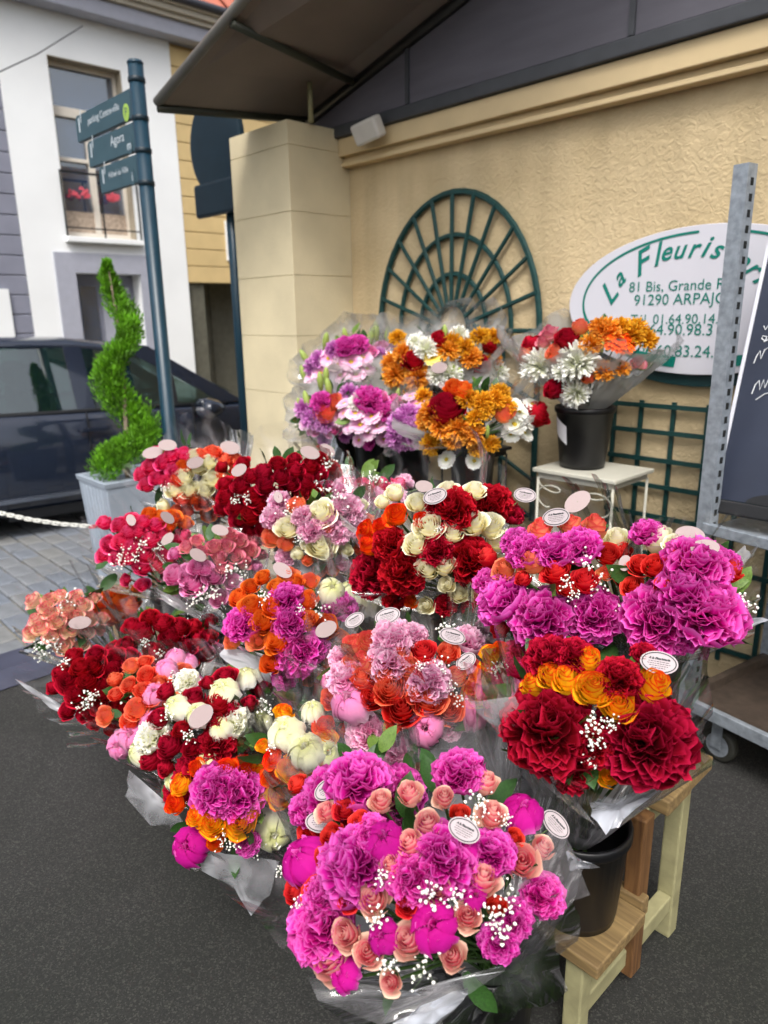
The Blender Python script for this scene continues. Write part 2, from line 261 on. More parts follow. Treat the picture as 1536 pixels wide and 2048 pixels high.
def tint_sett(m):
    n = m.node_tree.nodes; l = m.node_tree.links; p = n['Principled BSDF']; src = p.inputs['Base Color'].links[0].from_socket
    oi = n.new('ShaderNodeObjectInfo'); r = n.new('ShaderNodeValToRGB'); e = r.color_ramp.elements; e[0].color = (.86, .92, 1., 1); e[1].color = (1.04, 1., .9, 1); e[0].position = 0
    q = e.new(.55); q.color = (1.0, 1.0, .98, 1); l.new(oi.outputs['Random'], r.inputs[0]); mx = n.new('ShaderNodeMix'); mx.data_type = 'RGBA'; mx.blend_type = 'MULTIPLY'; mx.inputs[0].default_value = 1
    l.new(src, mx.inputs[6]); l.new(r.outputs[0], mx.inputs[7]); l.new(mx.outputs[2], p.inputs['Base Color'])
tint_sett(M['sett'])
P = dict(
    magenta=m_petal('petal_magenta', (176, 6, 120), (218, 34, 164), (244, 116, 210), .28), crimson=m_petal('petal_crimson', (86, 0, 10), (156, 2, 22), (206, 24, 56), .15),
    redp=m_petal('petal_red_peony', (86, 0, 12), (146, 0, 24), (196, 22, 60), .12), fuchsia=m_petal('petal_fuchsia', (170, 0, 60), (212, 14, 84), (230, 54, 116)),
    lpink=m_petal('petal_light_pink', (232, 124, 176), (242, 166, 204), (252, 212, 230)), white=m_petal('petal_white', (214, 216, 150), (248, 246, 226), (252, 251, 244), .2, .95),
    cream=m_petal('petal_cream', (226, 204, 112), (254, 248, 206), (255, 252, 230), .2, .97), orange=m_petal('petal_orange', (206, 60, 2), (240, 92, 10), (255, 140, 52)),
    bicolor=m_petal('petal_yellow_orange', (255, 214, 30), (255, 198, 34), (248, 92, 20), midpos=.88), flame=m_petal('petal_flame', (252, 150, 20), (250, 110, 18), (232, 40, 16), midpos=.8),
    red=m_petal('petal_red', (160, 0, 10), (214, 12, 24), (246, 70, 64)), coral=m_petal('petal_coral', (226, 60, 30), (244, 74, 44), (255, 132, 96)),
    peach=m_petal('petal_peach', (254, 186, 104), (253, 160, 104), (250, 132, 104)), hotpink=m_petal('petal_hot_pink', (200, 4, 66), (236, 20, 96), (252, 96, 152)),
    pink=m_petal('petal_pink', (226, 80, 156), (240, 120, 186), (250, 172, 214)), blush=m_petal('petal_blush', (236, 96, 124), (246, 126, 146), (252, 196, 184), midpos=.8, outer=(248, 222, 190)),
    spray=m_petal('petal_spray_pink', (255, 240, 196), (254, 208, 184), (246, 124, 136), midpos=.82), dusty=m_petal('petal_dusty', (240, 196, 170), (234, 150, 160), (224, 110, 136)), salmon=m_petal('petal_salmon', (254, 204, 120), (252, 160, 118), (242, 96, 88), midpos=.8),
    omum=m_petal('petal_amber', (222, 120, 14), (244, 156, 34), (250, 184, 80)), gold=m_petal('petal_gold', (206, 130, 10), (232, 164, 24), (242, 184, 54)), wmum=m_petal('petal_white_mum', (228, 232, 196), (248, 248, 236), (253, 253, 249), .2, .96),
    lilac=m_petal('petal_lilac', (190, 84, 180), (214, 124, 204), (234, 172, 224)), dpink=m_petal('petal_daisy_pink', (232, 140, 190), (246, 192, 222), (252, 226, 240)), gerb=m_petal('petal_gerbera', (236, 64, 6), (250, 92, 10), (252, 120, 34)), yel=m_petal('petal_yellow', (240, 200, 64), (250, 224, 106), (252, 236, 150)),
    budg=mat('lily_bud_green', (150, 170, 84), .5, var=.2, scale=30),
)
CELLO = [m_cello('cellophane_clear', (.0, .10), hazecol=(.9, .91, .94)), m_cello('cellophane_frosted', (.0, .5), hazecol=(.88, .9, .95)), m_cello('cellophane_rosy', (.006, .16), hazecol=(.92, .84, .88))]
CELLO_GREY = m_cello('wrap_grey_printed', (.45, .85), hazecol=(.46, .46, .45), gl=.25)
FLAP = [m_cello('film_flap_light', (.22, .22), hazecol=(.82, .8, .84)), m_cello('film_flap_frosted', (.5, .5), hazecol=(.86, .88, .93)), m_cello('film_flap_white', (.85, .85), hazecol=(.82, .86, .95))]

# ------------------------------------------------------------------ flower meshes (unit diameter, axis +Z, head centred on the origin)
def petal_rev(mb, ang0, wid, prof, rng, ns=6, nt=5, spiral=0., ruffle=.0, notch=.18, kk=.5):
    vs = []; uv = []; fs = []; ph = rng.uniform(0, 6)
    for j in range(1, nt + 1):
        t = j / nt
        for i in range(ns):
            s = -1 + 2 * i / (ns - 1); tt = t * (1 - notch * s * s * t)
            r, z = prof(tt); a = ang0 + s * wid * min(1, .4 + .9 * t)
            r += spiral * s * t + ruffle * t * t * sin(ph + 5 * s); z += ruffle * t * t * cos(ph * 1.7 + 4 * s)
            vs.append((r * cos(a), r * sin(a), z)); uv.append((kk, t))
    b = len(mb.v)
    for j in range(nt - 1):
        for i in range(ns - 1):
            a = j * ns + i; fs.append((a, a + 1, a + 1 + ns, a + ns))
    mb.add(vs, fs, uv)
    mb.f += [(0, b + i + 1, b + i) for i in range(ns - 1)]; mb.m += [0] * (ns - 1)
def start(z0): mb = MB(); mb.v.append((0, 0, z0)); mb.uv.append((.5, .1)); return mb
def rose(seed, openness=.5, N=16, tall=1.):
    rng = random.Random(seed); mb = start(-.5 * tall)
    for i in range(N):
        k = i / (N - 1); R = .045 + .385 * k ** .9; zt = (.44 - .26 * k ** 1.6 - .12 * openness * k) * tall + rng.uniform(-.02, .02); fl = (.015 + .15 * openness) * k ** 2.5 + rng.uniform(0, .015); curl = (.03 + .12 * openness) * k ** 2
        def prof(t, R=R, zt=zt, fl=fl, curl=curl, k=k):
            r = R * sin(pi / 2 * min(1, t * 1.25)) ** .75 * (1 - .22 * (1 - k) * t); u = max(0, (t - .62) / .38)
            return r + fl * u ** 1.6, -.5 * tall + (zt + .5 * tall) * t - curl * u ** 2.2
        petal_rev(mb, i * 2.39996 + rng.uniform(-.2, .2), 2.4 - 1.45 * k ** .6, prof, rng, 7, 6, spiral=.045 * (1 - .3 * k), ruffle=.012 + .018 * k, notch=.10 + .10 * k, kk=k)
    return mb
def ball_petals(mb, rng, N, R0, R1, top0, top1, wid, ruffle=.015):
    for i in range(N):
        k = i / max(1, N - 1); R = R0 + (R1 - R0) * k; tp = top0 + (top1 - top0) * k + rng.uniform(-.12, .12)
        def prof(t, R=R, tp=tp):
            th = pi - (pi - tp) * t; rr = R * (1 + .09 * max(0, (t - .72) / .28) ** 2); return rr * sin(th), -rr * cos(th)
        petal_rev(mb, i * 2.39996 + rng.uniform(-.3, .3), wid * rng.uniform(.85, 1.15), prof, rng, 7, 8, spiral=.035, ruffle=ruffle, notch=.11)
def frill(mb, rng, N, thmax, l0, l1, wd, z0=-.1, ns=4, nt=3, b=0, vmin=0., twist=1.2, inc=0., rnd=.09):
    for i in range(N):
        th = thmax * sqrt((i + .5) / N); ph = i * 2.39996 + rng.uniform(-.4, .4)
        d = np.array([sin(th) * cos(ph), sin(th) * sin(ph), cos(th)]); e = np.array([-sin(ph), cos(ph), 0]); q = np.cross(d, e); tw = rng.uniform(-twist, twist)
        side = e * cos(tw) + q * sin(tw); nm = np.cross(d, side); L = rng.uniform(l0, l1); wv = wd * rng.uniform(.75, 1.25); cup = rng.uniform(-.06, .09); ph2 = rng.uniform(0, 6)
        vs = []; uv = []; o = np.array([0, 0, z0])
        for j in range(1, nt + 1):
            t = .45 + .55 * (j - 1) / (nt - 1) if nt > 1 else 1
            for k in range(ns):
                s = -1 + 2 * k / (ns - 1); rim = 1 + .05 * sin(ph2 + 3.5 * s * 2) * (t > .95) - rnd * s * s * t
                vs.append(o + d * L * t * rim + side * s * wv * t ** 1.3 + q * (inc * L * t ** 3 + (.30 * inc * s * s * t)) + nm * (cup * s * s * t + .05 * t * t * sin(ph2) + .018 * t * sin(ph2 + 4 * s))); uv.append((k / (ns - 1), max(vmin, t ** 2)))
        bb = len(mb.v); fs = [(j * ns + k, j * ns + k + 1, j * ns + k + 1 + ns, j * ns + k + ns) for j in range(nt - 1) for k in range(ns - 1)]
        mb.add(vs, fs, uv); mb.f += [(0, bb + k + 1, bb + k) for k in range(ns - 1)]; mb.m += [0] * (ns - 1)
def peony(seed):
    rng = random.Random(seed); mb = start(-.12); frill(mb, rng, 120, 1.95, .42, .58, .125, -.08, 6, 4, twist=.6, inc=.26, rnd=.2)
    for i in range(9):
        def prof(t): return .50 * sin(min(1, t * 1.1) * pi / 2) ** .8 + .05 * t, -.30 + .42 * t ** 1.6
        petal_rev(mb, i * 2 * pi / 9 + rng.uniform(-.2, .2), .52, prof, rng, 6, 5, spiral=.03, ruffle=.04, notch=.15)
    return mb
def peony_cup(seed):
    rng = random.Random(seed); mb = start(-.42); frill(mb, rng, 80, 1.05, .66, .90, .12, -.40, 5, 4, twist=.6, inc=.2, rnd=.18); ball_petals(mb, rng, 20, .40, .51, .85, 1.6, .50, .04); return mb
def peony_bud(seed):
    rng = random.Random(seed); mb = start(-.46); frill(mb, rng, 30, .42, .82, .93, .10, -.46, 4, 3, twist=.7, inc=.05, rnd=.15); ball_petals(mb, rng, 14, .33, .42, .03, .30, .62, .02); ball_petals(mb, rng, 16, .43, .49, .35, 1.25, .52, .03); return mb
def mum(seed, N=210, wd=.036, thmax=1.9):
    rng = random.Random(seed); mb = start(-.1); frill(mb, rng, N, thmax, .40, .56, wd, -.06, 3, 3); return mb
def daisy(seed, N=20, wd=.075, eye=.13, rings=2):
    rng = random.Random(seed); mb = start(-.05)
    for q in range(rings):
        for i in range(N):
            ph = 2 * pi * (i + .5 * q) / N + rng.uniform(-.06, .06); d = np.array([cos(ph), sin(ph), 0]); e = np.array([-sin(ph), cos(ph), 0]); L = .5 * (1 - .18 * q) * rng.uniform(.92, 1.06); vs = []; uv = []; lift = .06 + .08 * q + rng.uniform(-.03, .03)
            for t in (.3, .65, .9, 1.):
                for s in (-1, 0, 1):
                    vs.append(d * L * t * (1 - .06 * s * s * (t > .95)) + e * s * wd * (sin(min(1, t * 1.2) * pi / 2 * 1.0) if t < .95 else .62) + np.array([0, 0, lift * sin(t * 2.2) - .015 * (1 - s * s)])); uv.append((.5 + s / 2, t))
            bb = len(mb.v); mb.add(vs, [(j * 3 + k, j * 3 + k + 1, j * 3 + k + 4, j * 3 + k + 3) for j in range(3) for k in range(2)], uv); mb.f += [(0, bb + 1, bb), (0, bb + 2, bb + 1)]; mb.m += [0, 0]
    c = len(mb.v); ring = [(eye * cos(a), eye * sin(a), .05) for a in [2 * pi * j / 10 for j in range(10)]]; r2 = [(eye * .6 * cos(a), eye * .6 * sin(a), .085) for a in [2 * pi * j / 10 for j in range(10)]]
    mb.add(ring + r2 + [(0, 0, .075)], [(j, (j + 1) % 10, (j + 1) % 10 + 10, j + 10) for j in range(10)] + [(j + 10, (j + 1) % 10 + 10, 20) for j in range(10)], [(.5, .9)] * 21, m=1)
    mb.f += [(0, c + (j + 1) % 10, c + j) for j in range(10)]; mb.m += [1] * 10
    return mb
def lilybud(seed):
    mb = MB(); mb.lathe([(.02, -.5), (.10, -.38), (.15, -.1), (.16, .12), (.11, .36), (.02, .5)], 8); mb.uv = [(.5, .5)] * len(mb.v); return mb
KIND = {}
def flower_mesh(kind, colr, seed):
    key = (kind, colr, seed)
    if key not in KIND:
        s = seed + 11
        mb = {'rose': lambda: rose(s, .30 + .2 * (seed % 3), 18), 'tallrose': lambda: rose(s, .35 + .2 * (seed % 3), 15, 1.2), 'spray_rose': lambda: rose(s, .8, 11), 'peony': lambda: peony(s), 'open_peony': lambda: peony_cup(s), 'peony_bud': lambda: peony_bud(s),
              'chrysanthemum': lambda: mum(s), 'daisy': lambda: daisy(s), 'gerbera': lambda: daisy(s, 26, .05, .16, 3), 'lily_bud': lambda: lilybud(s)}[kind]()
        eye = M['darkeye'] if kind == 'gerbera' else M['yolk']
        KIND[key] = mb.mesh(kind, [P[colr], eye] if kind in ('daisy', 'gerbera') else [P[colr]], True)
    return KIND[key]
NAMES = dict(rose='rose', tallrose='rose', spray_rose='spray_rose', peony='peony', open_peony='peony', peony_bud='peony_bud', chrysanthemum='chrysanthemum', daisy='daisy', gerbera='gerbera', lily_bud='lily_bud')
def leaf_mesh():
    mb = MB(); vs = []; fs = []
    for j in range(6):
        t = j / 5; wv = .26 * sin(pi * min(.97, t * .93 + .06)) ** .8 if j < 5 else .0
        for s in (-1, 0, 1): vs.append((s * wv, t, .10 * abs(s) * wv * 2 - .18 * t * t + .03 * sin(9 * t + s)))
    for j in range(5):
        for k in range(2): a = j * 3 + k; fs.append((a, a + 1, a + 4, a + 3))
    mb.add(vs, fs); return mb
LEAF = [leaf_mesh().mesh('leaf', M['leaf'], True), leaf_mesh().mesh('leaf', M['leafl'], True)]
def gyp_mesh(seed, n=22):
    rng = random.Random(seed); mb = MB(); t = (1 + 5 ** .5) / 2
    iv = np.array([(-1, t, 0), (1, t, 0), (-1, -t, 0), (1, -t, 0), (0, -1, t), (0, 1, t), (0, -1, -t), (0, 1, -t), (t, 0, -1), (t, 0, 1), (-t, 0, -1), (-t, 0, 1)]) / 1.9
    ifc = [(0, 11, 5), (0, 5, 1), (0, 1, 7), (0, 7, 10), (0, 10, 11), (1, 5, 9), (5, 11, 4), (11, 10, 2), (10, 7, 6), (7, 1, 8), (3, 9, 4), (3, 4, 2), (3, 2, 6), (3, 6, 8), (3, 8, 9), (4, 9, 5), (2, 4, 11), (6, 2, 10), (8, 6, 7), (9, 8, 1)]
    for i in range(n):
        p = np.array([rng.gauss(0, .42), rng.gauss(0, .42), rng.gauss(0, .22)]); r = rng.uniform(.07, .13)
        jit = np.array([[rng.uniform(.75, 1.25) for _ in range(3)] for _ in range(12)])
        mb.add(p + iv * r * jit, ifc); mb.tube([p, p * .35 + np.array([0, 0, -.7])], [.012, .012], 3, False, m=1)
    return mb.mesh('babys_breath_spray', [M['gyp'], M['gypstem']], False)
GYP = [gyp_mesh(i) for i in range(5)]
STEMMESH = MB().lathe([(1, 0), (1, 1)], 6).mesh('stem', M['stem'], True)

# ------------------------------------------------------------------ text
def text_mesh(body, width=None, size=1., shear=0., spacing=1., extrude=.002, bold=0., align='CENTER'):
    cu = bpy.data.curves.new('txt', 'FONT'); cu.body = body; cu.size = size; cu.shear = shear; cu.space_character = spacing; cu.align_x = align; cu.resolution_u = 3; cu.offset = bold; cu.extrude = 0
    o = bpy.data.objects.new('txt', cu); COL.objects.link(o); bpy.context.view_layer.update()
    me = bpy.data.meshes.new_from_object(o.evaluated_get(bpy.context.evaluated_depsgraph_get())); bpy.data.objects.remove(o)
    v = np.array([q.co[:] for q in me.vertices]); f = [tuple(p.vertices) for p in me.polygons]; bpy.data.meshes.remove(me)
    if width: v = v * (width / (v[:, 0].max() - v[:, 0].min()))
    return v, f
def text_on(mb, body, x, z, width=None, size=.05, shear=0., y=0., rot=0., sx=1., spacing=1., bold=0., yfn=None):
    v, f = text_mesh(body, width, size, shear, spacing, bold=bold); v = v * [sx, 1, 1]; c, s = cos(rot), sin(rot)
    mb.add([(x + a[0] * c - a[1] * s, y, z + a[0] * s + a[1] * c) for a in v], f)

# ================================================================== GROUND
g = MB().add([(-90, -60, 0), (90, -60, 0), (90, 120, 0), (-90, 120, 0)], [(0, 1, 2, 3)]).build('ground', M['asphalt']); tag(g, 'dark grey asphalt ground of forecourt and street', kind='structure')
# paved street strip beyond the forecourt: sett bed and single setts
XE = -2.16                                                   # wall-frame x where the asphalt forecourt ends
bed = MB().add([(-14, -9, .006), (XE, -9, .006), (XE, 3.2, .006), (-14, 3.2, .006)], [(0, 1, 2, 3)]).build('pavement', M['bed'], fr=FW)
tag(bed, 'grey stone sett pavement of the street beside the forecourt', kind='structure')
rng = random.Random(5)
SETT = []
for q in range(6):
    mb = MB(); a, b, h = .128, .206, .024; rs = random.Random(q); j = lambda: rs.uniform(-.006, .006)
    top = [(-b / 2 + .008 + j(), -a / 2 + .008 + j(), h + j() * .3), (b / 2 - .008 + j(), -a / 2 + .008 + j(), h + j() * .3), (b / 2 - .008 + j(), a / 2 - .008 + j(), h + j() * .3), (-b / 2 + .008 + j(), a / 2 - .008 + j(), h + j() * .3)]
    mid = [(-b / 2, -a / 2, h - .009), (b / 2, -a / 2, h - .009), (b / 2, a / 2, h - .009), (-b / 2, a / 2, h - .009)]; bot = [(x, y, 0) for x, y, z in mid]
    mb.loft([bot, mid, top]); SETT.append(mb.mesh('paving_sett', M['sett'], False))
for r in range(14):
    yy = -2.75 + r * .142
    for c in range(13):
        o = link('paving_sett', SETT[rng.randrange(6)], bed, loc=(XE - .12 - c * .222 - (r % 2) * .111, yy + rng.uniform(-.004, .004), .004)); o.rotation_euler = (rng.uniform(-.012, .012), rng.uniform(-.012, .012), rng.uniform(-.02, .02))
# low dark kerb bar at the forecourt's edge
kb = MB(); kb.loft([[(-.17, y, 0), (.17, y, 0), (.14, y, .035), (.09, y, .062), (-.09, y, .062), (-.14, y, .035)] for y in (-1.3, .55)])
k = kb.build('kerb_bar', M['kerbtop'], fr=FW, loc=(-2.30, -2.35, .004), bevel=.006); tag(k, 'low dark metal ramp bar lying along the edge of the stone setts', 'kerb bar')
for yy in (-.9, -.3, .2): MB().lathe([(.022, .0), (.022, .004), (.014, .008)], 12).build('bolt', M['galv'], k, loc=(-.03, yy, .060))

# ================================================================== FLORIST'S BUILDING
shop = empty('florist_building', FW, (0, 0, 0), label='cream stuccoed florist shop with a projecting corner pier and grey fascia', cat='building')
MB().box(-2.34, 4.5, 0, .35, 0, 2.46).build('stucco_wall', M['stucco'], shop)
MB().box(-2.34, 4.5, .02, .35, 2.46, 4.2).build('upper_wall', M['zinc'], shop)
zz = 0.0; hts = [.42, .37, .36, .345, .345, .345, .345, .125]; x0, x1, y0, y1 = -2.926, -2.343, -.448, .30
for i, h in enumerate(hts):
    MB().box(x0, x1, y0, y1, zz, zz + h - .003).build('pier_block', M['pier'], shop, bevel=.002); zz += h
MB().box(x0 + .005, x1 - .005, y0 + .005, y1, 0, zz - .01).build('pier_core', M['pier'], shop)
MB().box(-3.1, -2.926 + .2, .31, 6, 0, 4.2).build('side_wall', M['stucco'], shop)
# yellow trim: fascia board with a step and a thin rail under it
MB().prism([(-2.34, 2.505), (4.5, 2.505), (4.5, 2.60), (-2.34, 2.60)], -.085, .02).build('trim_fascia', M['trim'], shop, bevel=.004)
MB().box(-2.34, 4.5, -.045, .02, 2.478, 2.503).build('trim_groove', M['trim'], shop)
MB().box(-2.34, 4.5, -.065, .02, 2.452, 2.474).build('trim_rail', M['trim'], shop, bevel=.004)
MB().box(-2.9, 4.5, -.11, .02, 2.603, 2.665).build('cladding_lip', M['zinclip'], shop, bevel=.006)
xs = [-2.9, -1.755, -.50, .75, 2.0, 3.25, 4.5]
for a, b in zip(xs, xs[1:]): MB().box(a + .006, b - .006, -.095, .015, 2.668, 3.9).build('cladding_panel', M['zinc'], shop, bevel=.003)
for a in xs[1:-1]: MB().box(a - .012, a + .012, -.108, -.09, 2.668, 3.9).build('cladding_batten', M['zinclip'], shop)

# canopy: sloping roof panel over the forecourt
can = empty('entrance_canopy', FW, (-2.6, 0, 0), label='grey sloping entrance canopy with dark bars under it above the pier', cat='canopy')
A = np.array([0, -.1, 2.755]); B = np.array([1.35, -.1, 3.10]); D = np.array([-.14, -1.0, 2.700]); E_ = np.array([.78, -.92, 3.04])
B2 = A + (B - A) * 2.2; E2 = D + (E_ - D) * 2.6; up = np.array([0, 0, .035])
MB().add([A, D, E2, B2, A + up, D + up, E2 + up, B2 + up], [(0, 1, 2, 3), (7, 6, 5, 4), (0, 4, 5, 1), (1, 5, 6, 2), (2, 6, 7, 3), (3, 7, 4, 0)]).build('roof_panel', M['canvas'], can)
lo = np.array([0, 0, -.022])
MB().tube([D + up * .5, E2 + up * .5], .026, 8).build('verge_rail', M['canopy_edge'], can, smooth=True)
MB().tube([A + lo * .4, D + lo * .4], .022, 8).build('eave_bar', M['canopy_bar'], can, smooth=True)
MB().tube([A + lo, B2 + lo], .03, 8).build('wall_rail', M['blackrail'], can, smooth=True)
for tw, tv in ((.15, .28), (.45, .58), (.78, .92)): MB().tube([A + (B2 - A) * tw + lo, D + (E2 - D) * tv + lo], .02, 8).build('cross_bar', M['canopy_bar'], can, smooth=True)
rq = FW.loc(atz(622, 243, 2.655)); MB().tube([(rq[0] + 2.6, rq[1], 2.650), (rq[0] + 2.6, rq[1], 2.775 + .2565 * (rq[0] + 2.6))], .015, 8).build('prop_rod', M['palegreen'], can, smooth=True)

# floodlight on the cladding lip
fl = empty('floodlight', FW, (-1.99, -.11, 2.60), label='small white floodlight fixed under the grey fascia beside the canopy', cat='floodlight')
o = MB().box(-.095, .095, -.10, -.03, -.055, .055).build('lamp_housing', M['flood'], fl, bevel=.015); o.rotation_euler = (radians(25), radians(-6), 0)
MB().box(-.02, .02, -.05, .0, -.02, .02).build('bracket', M['flood'], fl)

# fan trellis
ft = empty('fan_trellis', FW, (-1.5, 0, .55), label='dark green wooden fan trellis with sunburst bars fixed on the stucco wall', cat='trellis')
cx0, cz0 = 0., .97; RX, RZ = .565, .70
def arcpts(s, n=25, a0=0, a1=pi): return [(cx0 + RX * s * cos(a0 + (a1 - a0) * i / (n - 1)), -.022, cz0 + RZ * s * sin(a0 + (a1 - a0) * i / (n - 1))) for i in range(n)]
def flat(pts, wd=.011): return MB().tube(pts, wd, 6)
flat([(-RX, -.022, .0)] + [(p[0], p[1], p[2]) for p in reversed(arcpts(1.0))] + [(RX, -.022, 0)], .017).build('arch_frame', M['trellis'], ft)
for s in (.70, .42, .20): flat(arcpts(s, 25), .0135).build('curved_bar', M['trellis'], ft)
for i in range(13):
    a = pi * i / 12; flat([(RX * .20 * cos(a), -.032, cz0 + RZ * .20 * sin(a)), (RX * cos(a), -.032, cz0 + RZ * sin(a))], .012).build('radial_bar', M['trellis'], ft)
for s in (-1, 1):
    flat([(s * RX * .62, -.022, 0), (s * RX * .62, -.022, cz0)], .012).build('upright_bar', M['trellis'], ft)
    for zz in (.02, .22, .42, .62, .80): flat([(s * RX, -.032, zz), (s * RX * .28, -.032, zz + .20)], .012).build('slanted_bar', M['trellis'], ft)
flat([(-RX, -.022, .02), (RX, -.022, .02)], .010).build('bottom_bar', M['trellis'], ft)

# square trellis
st = empty('square_trellis', FW, (-.1, 0, .1), label='low dark green square lattice trellis on the wall below the oval sign', cat='trellis')
for xx in (-.41, -.28, -.13, .02, .17, .32, .47, .62, .77): MB().box(xx - .009, xx + .009, -.016, -.002, 0, 1.12).build('upright_lath', M['trellis'], st)
for zz in (.06, .24, .42, .60, .74, .86, .985, 1.10): MB().box(-.42, .79, -.030, -.017, zz - .010, zz + .010).build('cross_lath', M['trellis'], st)

# oval shop sign
os_ = empty('oval_shop_sign', FW, (-.155, 0, 1.64), label='oval white shop sign with green lettering and border on the wall', cat='sign')
def ell(mb, rx, rz, y0, y1, cx=0, cz=0, n=64): return mb.prism([(cx + rx * cos(2 * pi * i / n), cz + rz * sin(2 * pi * i / n)) for i in range(n)], y0, y1)
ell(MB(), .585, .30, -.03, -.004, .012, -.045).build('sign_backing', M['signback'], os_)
ell(MB(), .60, .295, -.05, -.032).build('sign_face', M['signwhite'], os_, bevel=.002)
rb = MB()
def cres(a0, a1, n=40):
    for i in range(n):
        t0 = a0 + (a1 - a0) * i / n; t1 = a0 + (a1 - a0) * (i + 1) / n; q = []
        for t, so in ((t0, 1), (t1, 1), (t1, 0), (t0, 0)):
            th = .010 + .036 * max(0, -sin(t)) ** 1.5; rx, rz = .53, .272; f = 1 if so else 0
            q.append((rx * cos(t) * (1 - (0 if f else th / rx)), -.0522, .002 + rz * sin(t) * (1 - (0 if f else th / rz))))
        rb.add(q, [(0, 1, 2, 3)])
for a0_, a1_ in ((92, 262), (-70, 72)): rb = MB(); cres(radians(a0_), radians(a1_)); rb.build('sign_border', M['signgreen'], os_)
lt = MB()
for ch, ax, az, rot, sz in [('L', -.370, .012, 52, .125), ('a', -.335, .080, 46, .10), ('F', -.245, .118, 26, .135), ('l', -.187, .148, 16, .125), ('e', -.150, .168, 10, .10), ('u', -.097, .172, 5, .10), ('r', -.040, .173, 2, .10), ('i', .004, .173, -4, .11), ('s', .048, .165, -10, .10), ('t', .095, .148, -18, .115), ('e', .142, .124, -28, .10), ('r', .182, .096, -38, .10), ('i', .212, .066, -46, .11), ('e', .240, .026, -54, .10)]:
    text_on(lt, ch, ax, az, size=sz * 1.04, shear=.42, y=-.0525, rot=radians(rot), bold=.0016)
for body, xa, xb, zz in [('81 Bis, Grande Rue', -.303, .162, .046), ('91290 ARPAJON', -.274, .168, -.010), ('Tél. 01.64.90.14.  9', -.285, .152, -.088), ('01.64.90.98.3', -.275, .075, -.134), ('06.60.83.24.  4', -.24, .160, -.222)]:
    l2 = MB(); text_on(l2, body, (xa + xb) / 2, zz, width=xb - xa, y=-.0525); l2.build('text_line', M['signgreen'], os_)
lt.build('shop_name', M['signgreen'], os_)

# ================================================================== HOUSES ACROSS THE STREET
wh = empty('white_house', FF, label='white rendered house with tall window and lilac door surround behind the car', cat='house')
wl_ = MB()
for a, b, c, d in [(-.48, .03, 0, 4.8), (.85, 1.49, 0, 4.8), (.03, .85, 2.14, 2.52), (.03, .85, 4.37, 4.8), (.03, .05, 0, 2.14), (.84, .85, 0, 2.14)]: wl_.box(a, b, 0, .4, c, d)
wl_.build('wall', M['fwhite'], wh)
sr = MB(); sr.box(-.17, .05, -.03, .0, 0, 2.36).box(.84, .97, -.03, .0, 0, 2.36).box(.05, .84, -.03, .0, 2.14, 2.36); sr.build('door_surround', M['flilac'], wh)
dr = MB().box(.05, .84, .22, .27, 0, 2.14).build('door', M['fgrey'], wh)
MB().box(.16, .36, .20, .219, .3, 2.0).build('pane', M['winglass'], dr); MB().box(.42, .78, .205, .219, .3, 2.0).build('panel', M['flilac'], dr)
win = MB().box(.03, .85, .20, .21, 2.55, 4.37).build('window', M['winglass'], wh)
f = MB(); f.box(.03, .07, .15, .198, 2.55, 4.37).box(.81, .85, .15, .198, 2.55, 4.37).box(.07, .81, .15, .198, 4.32, 4.37).box(.07, .81, .15, .198, 2.55, 2.60).box(.07, .81, .145, .198, 3.82, 3.92).box(.42, .49, .147, .198, 2.60, 3.82).box(.07, .42, .155, .198, 3.36, 3.40).box(.49, .81, .155, .198, 3.36, 3.40)
f.build('frame', M['winframe'], win, bevel=.004)
MB().box(.07, .42, .16, .197, 2.60, 2.83).build('lower_panel', M['brickpanel'], win); MB().box(.49, .81, .16, .197, 2.60, 2.83).build('lower_panel', M['brickpanel'], win)
rv = MB(); rv.box(.031, .036, .002, .15, 2.52, 4.37).box(.844, .849, .002, .15, 2.52, 4.37).box(.036, .844, .002, .15, 4.362, 4.369); rv.build('reveal', M['reveal'], win)
MB().box(-.02, .90, -.10, .15, 2.47, 2.53).build('window_sill', M['fwhite'], wh, bevel=.008)
rl = MB(); rl.box(-.01, .89, -.06, -.045, 3.20, 3.225).box(-.01, .89, -.06, -.045, 2.62, 2.635)
for i in range(3): rl.box(-.01 + i * .442, .006 + i * .442, -.06, -.045, 2.53, 3.22)
rl.build('balcony_rail', M['iron'], wh)
fb = MB()
for i in range(60): x = rng.choice([rng.uniform(.12, .36), rng.uniform(.58, .70)]); z = 3.02 + rng.gauss(0, .025); y = .1 + rng.gauss(0, .02); r = .02; fb.add([(x - r, y, z - r), (x + r, y - r, z - r), (x, y + r, z - r), (x, y, z + r)], [(0, 1, 2), (0, 1, 3), (1, 2, 3), (2, 0, 3)])
tag(fb.build('red_blossoms', M['redfl'], wh), kind='stuff')
gh = empty('grey_sided_house', FF, (-.5, 0, 0), label='house with grey horizontal siding at the picture edge left of the white house', cat='house')
MB().box(-4, -.0, .05, .4, 0, 4.8).build('wall', M['fgrey'], gh)
for i in range(23):
    a = .02 + i * .208; MB().prism([(-4, a), (.02, a), (.02, a + .2), (-4, a + .2)], .012, .048).build('siding_board', M['fgrey'], gh, bevel=.008)
MB().box(-.42, -.2, -.02, .011, 0, 1.95).build('door_post', M['fwhite'], gh)
yh = empty('yellow_sided_house', FF, (1.49, 0, 0), label='house with yellow horizontal siding over a dark carriage passage', cat='house')
MB().box(.002, 5.5, .06, .4, 2.12, 4.8).build('wall', M['fyellow'], yh)
for i in range(13):
    a = 2.06 + i * .208; MB().prism([(.004, a), (5.5, a), (5.5, a + .2), (.004, a + .2)], .012, .056).build('siding_board', M['fyellow'], yh, bevel=.008)
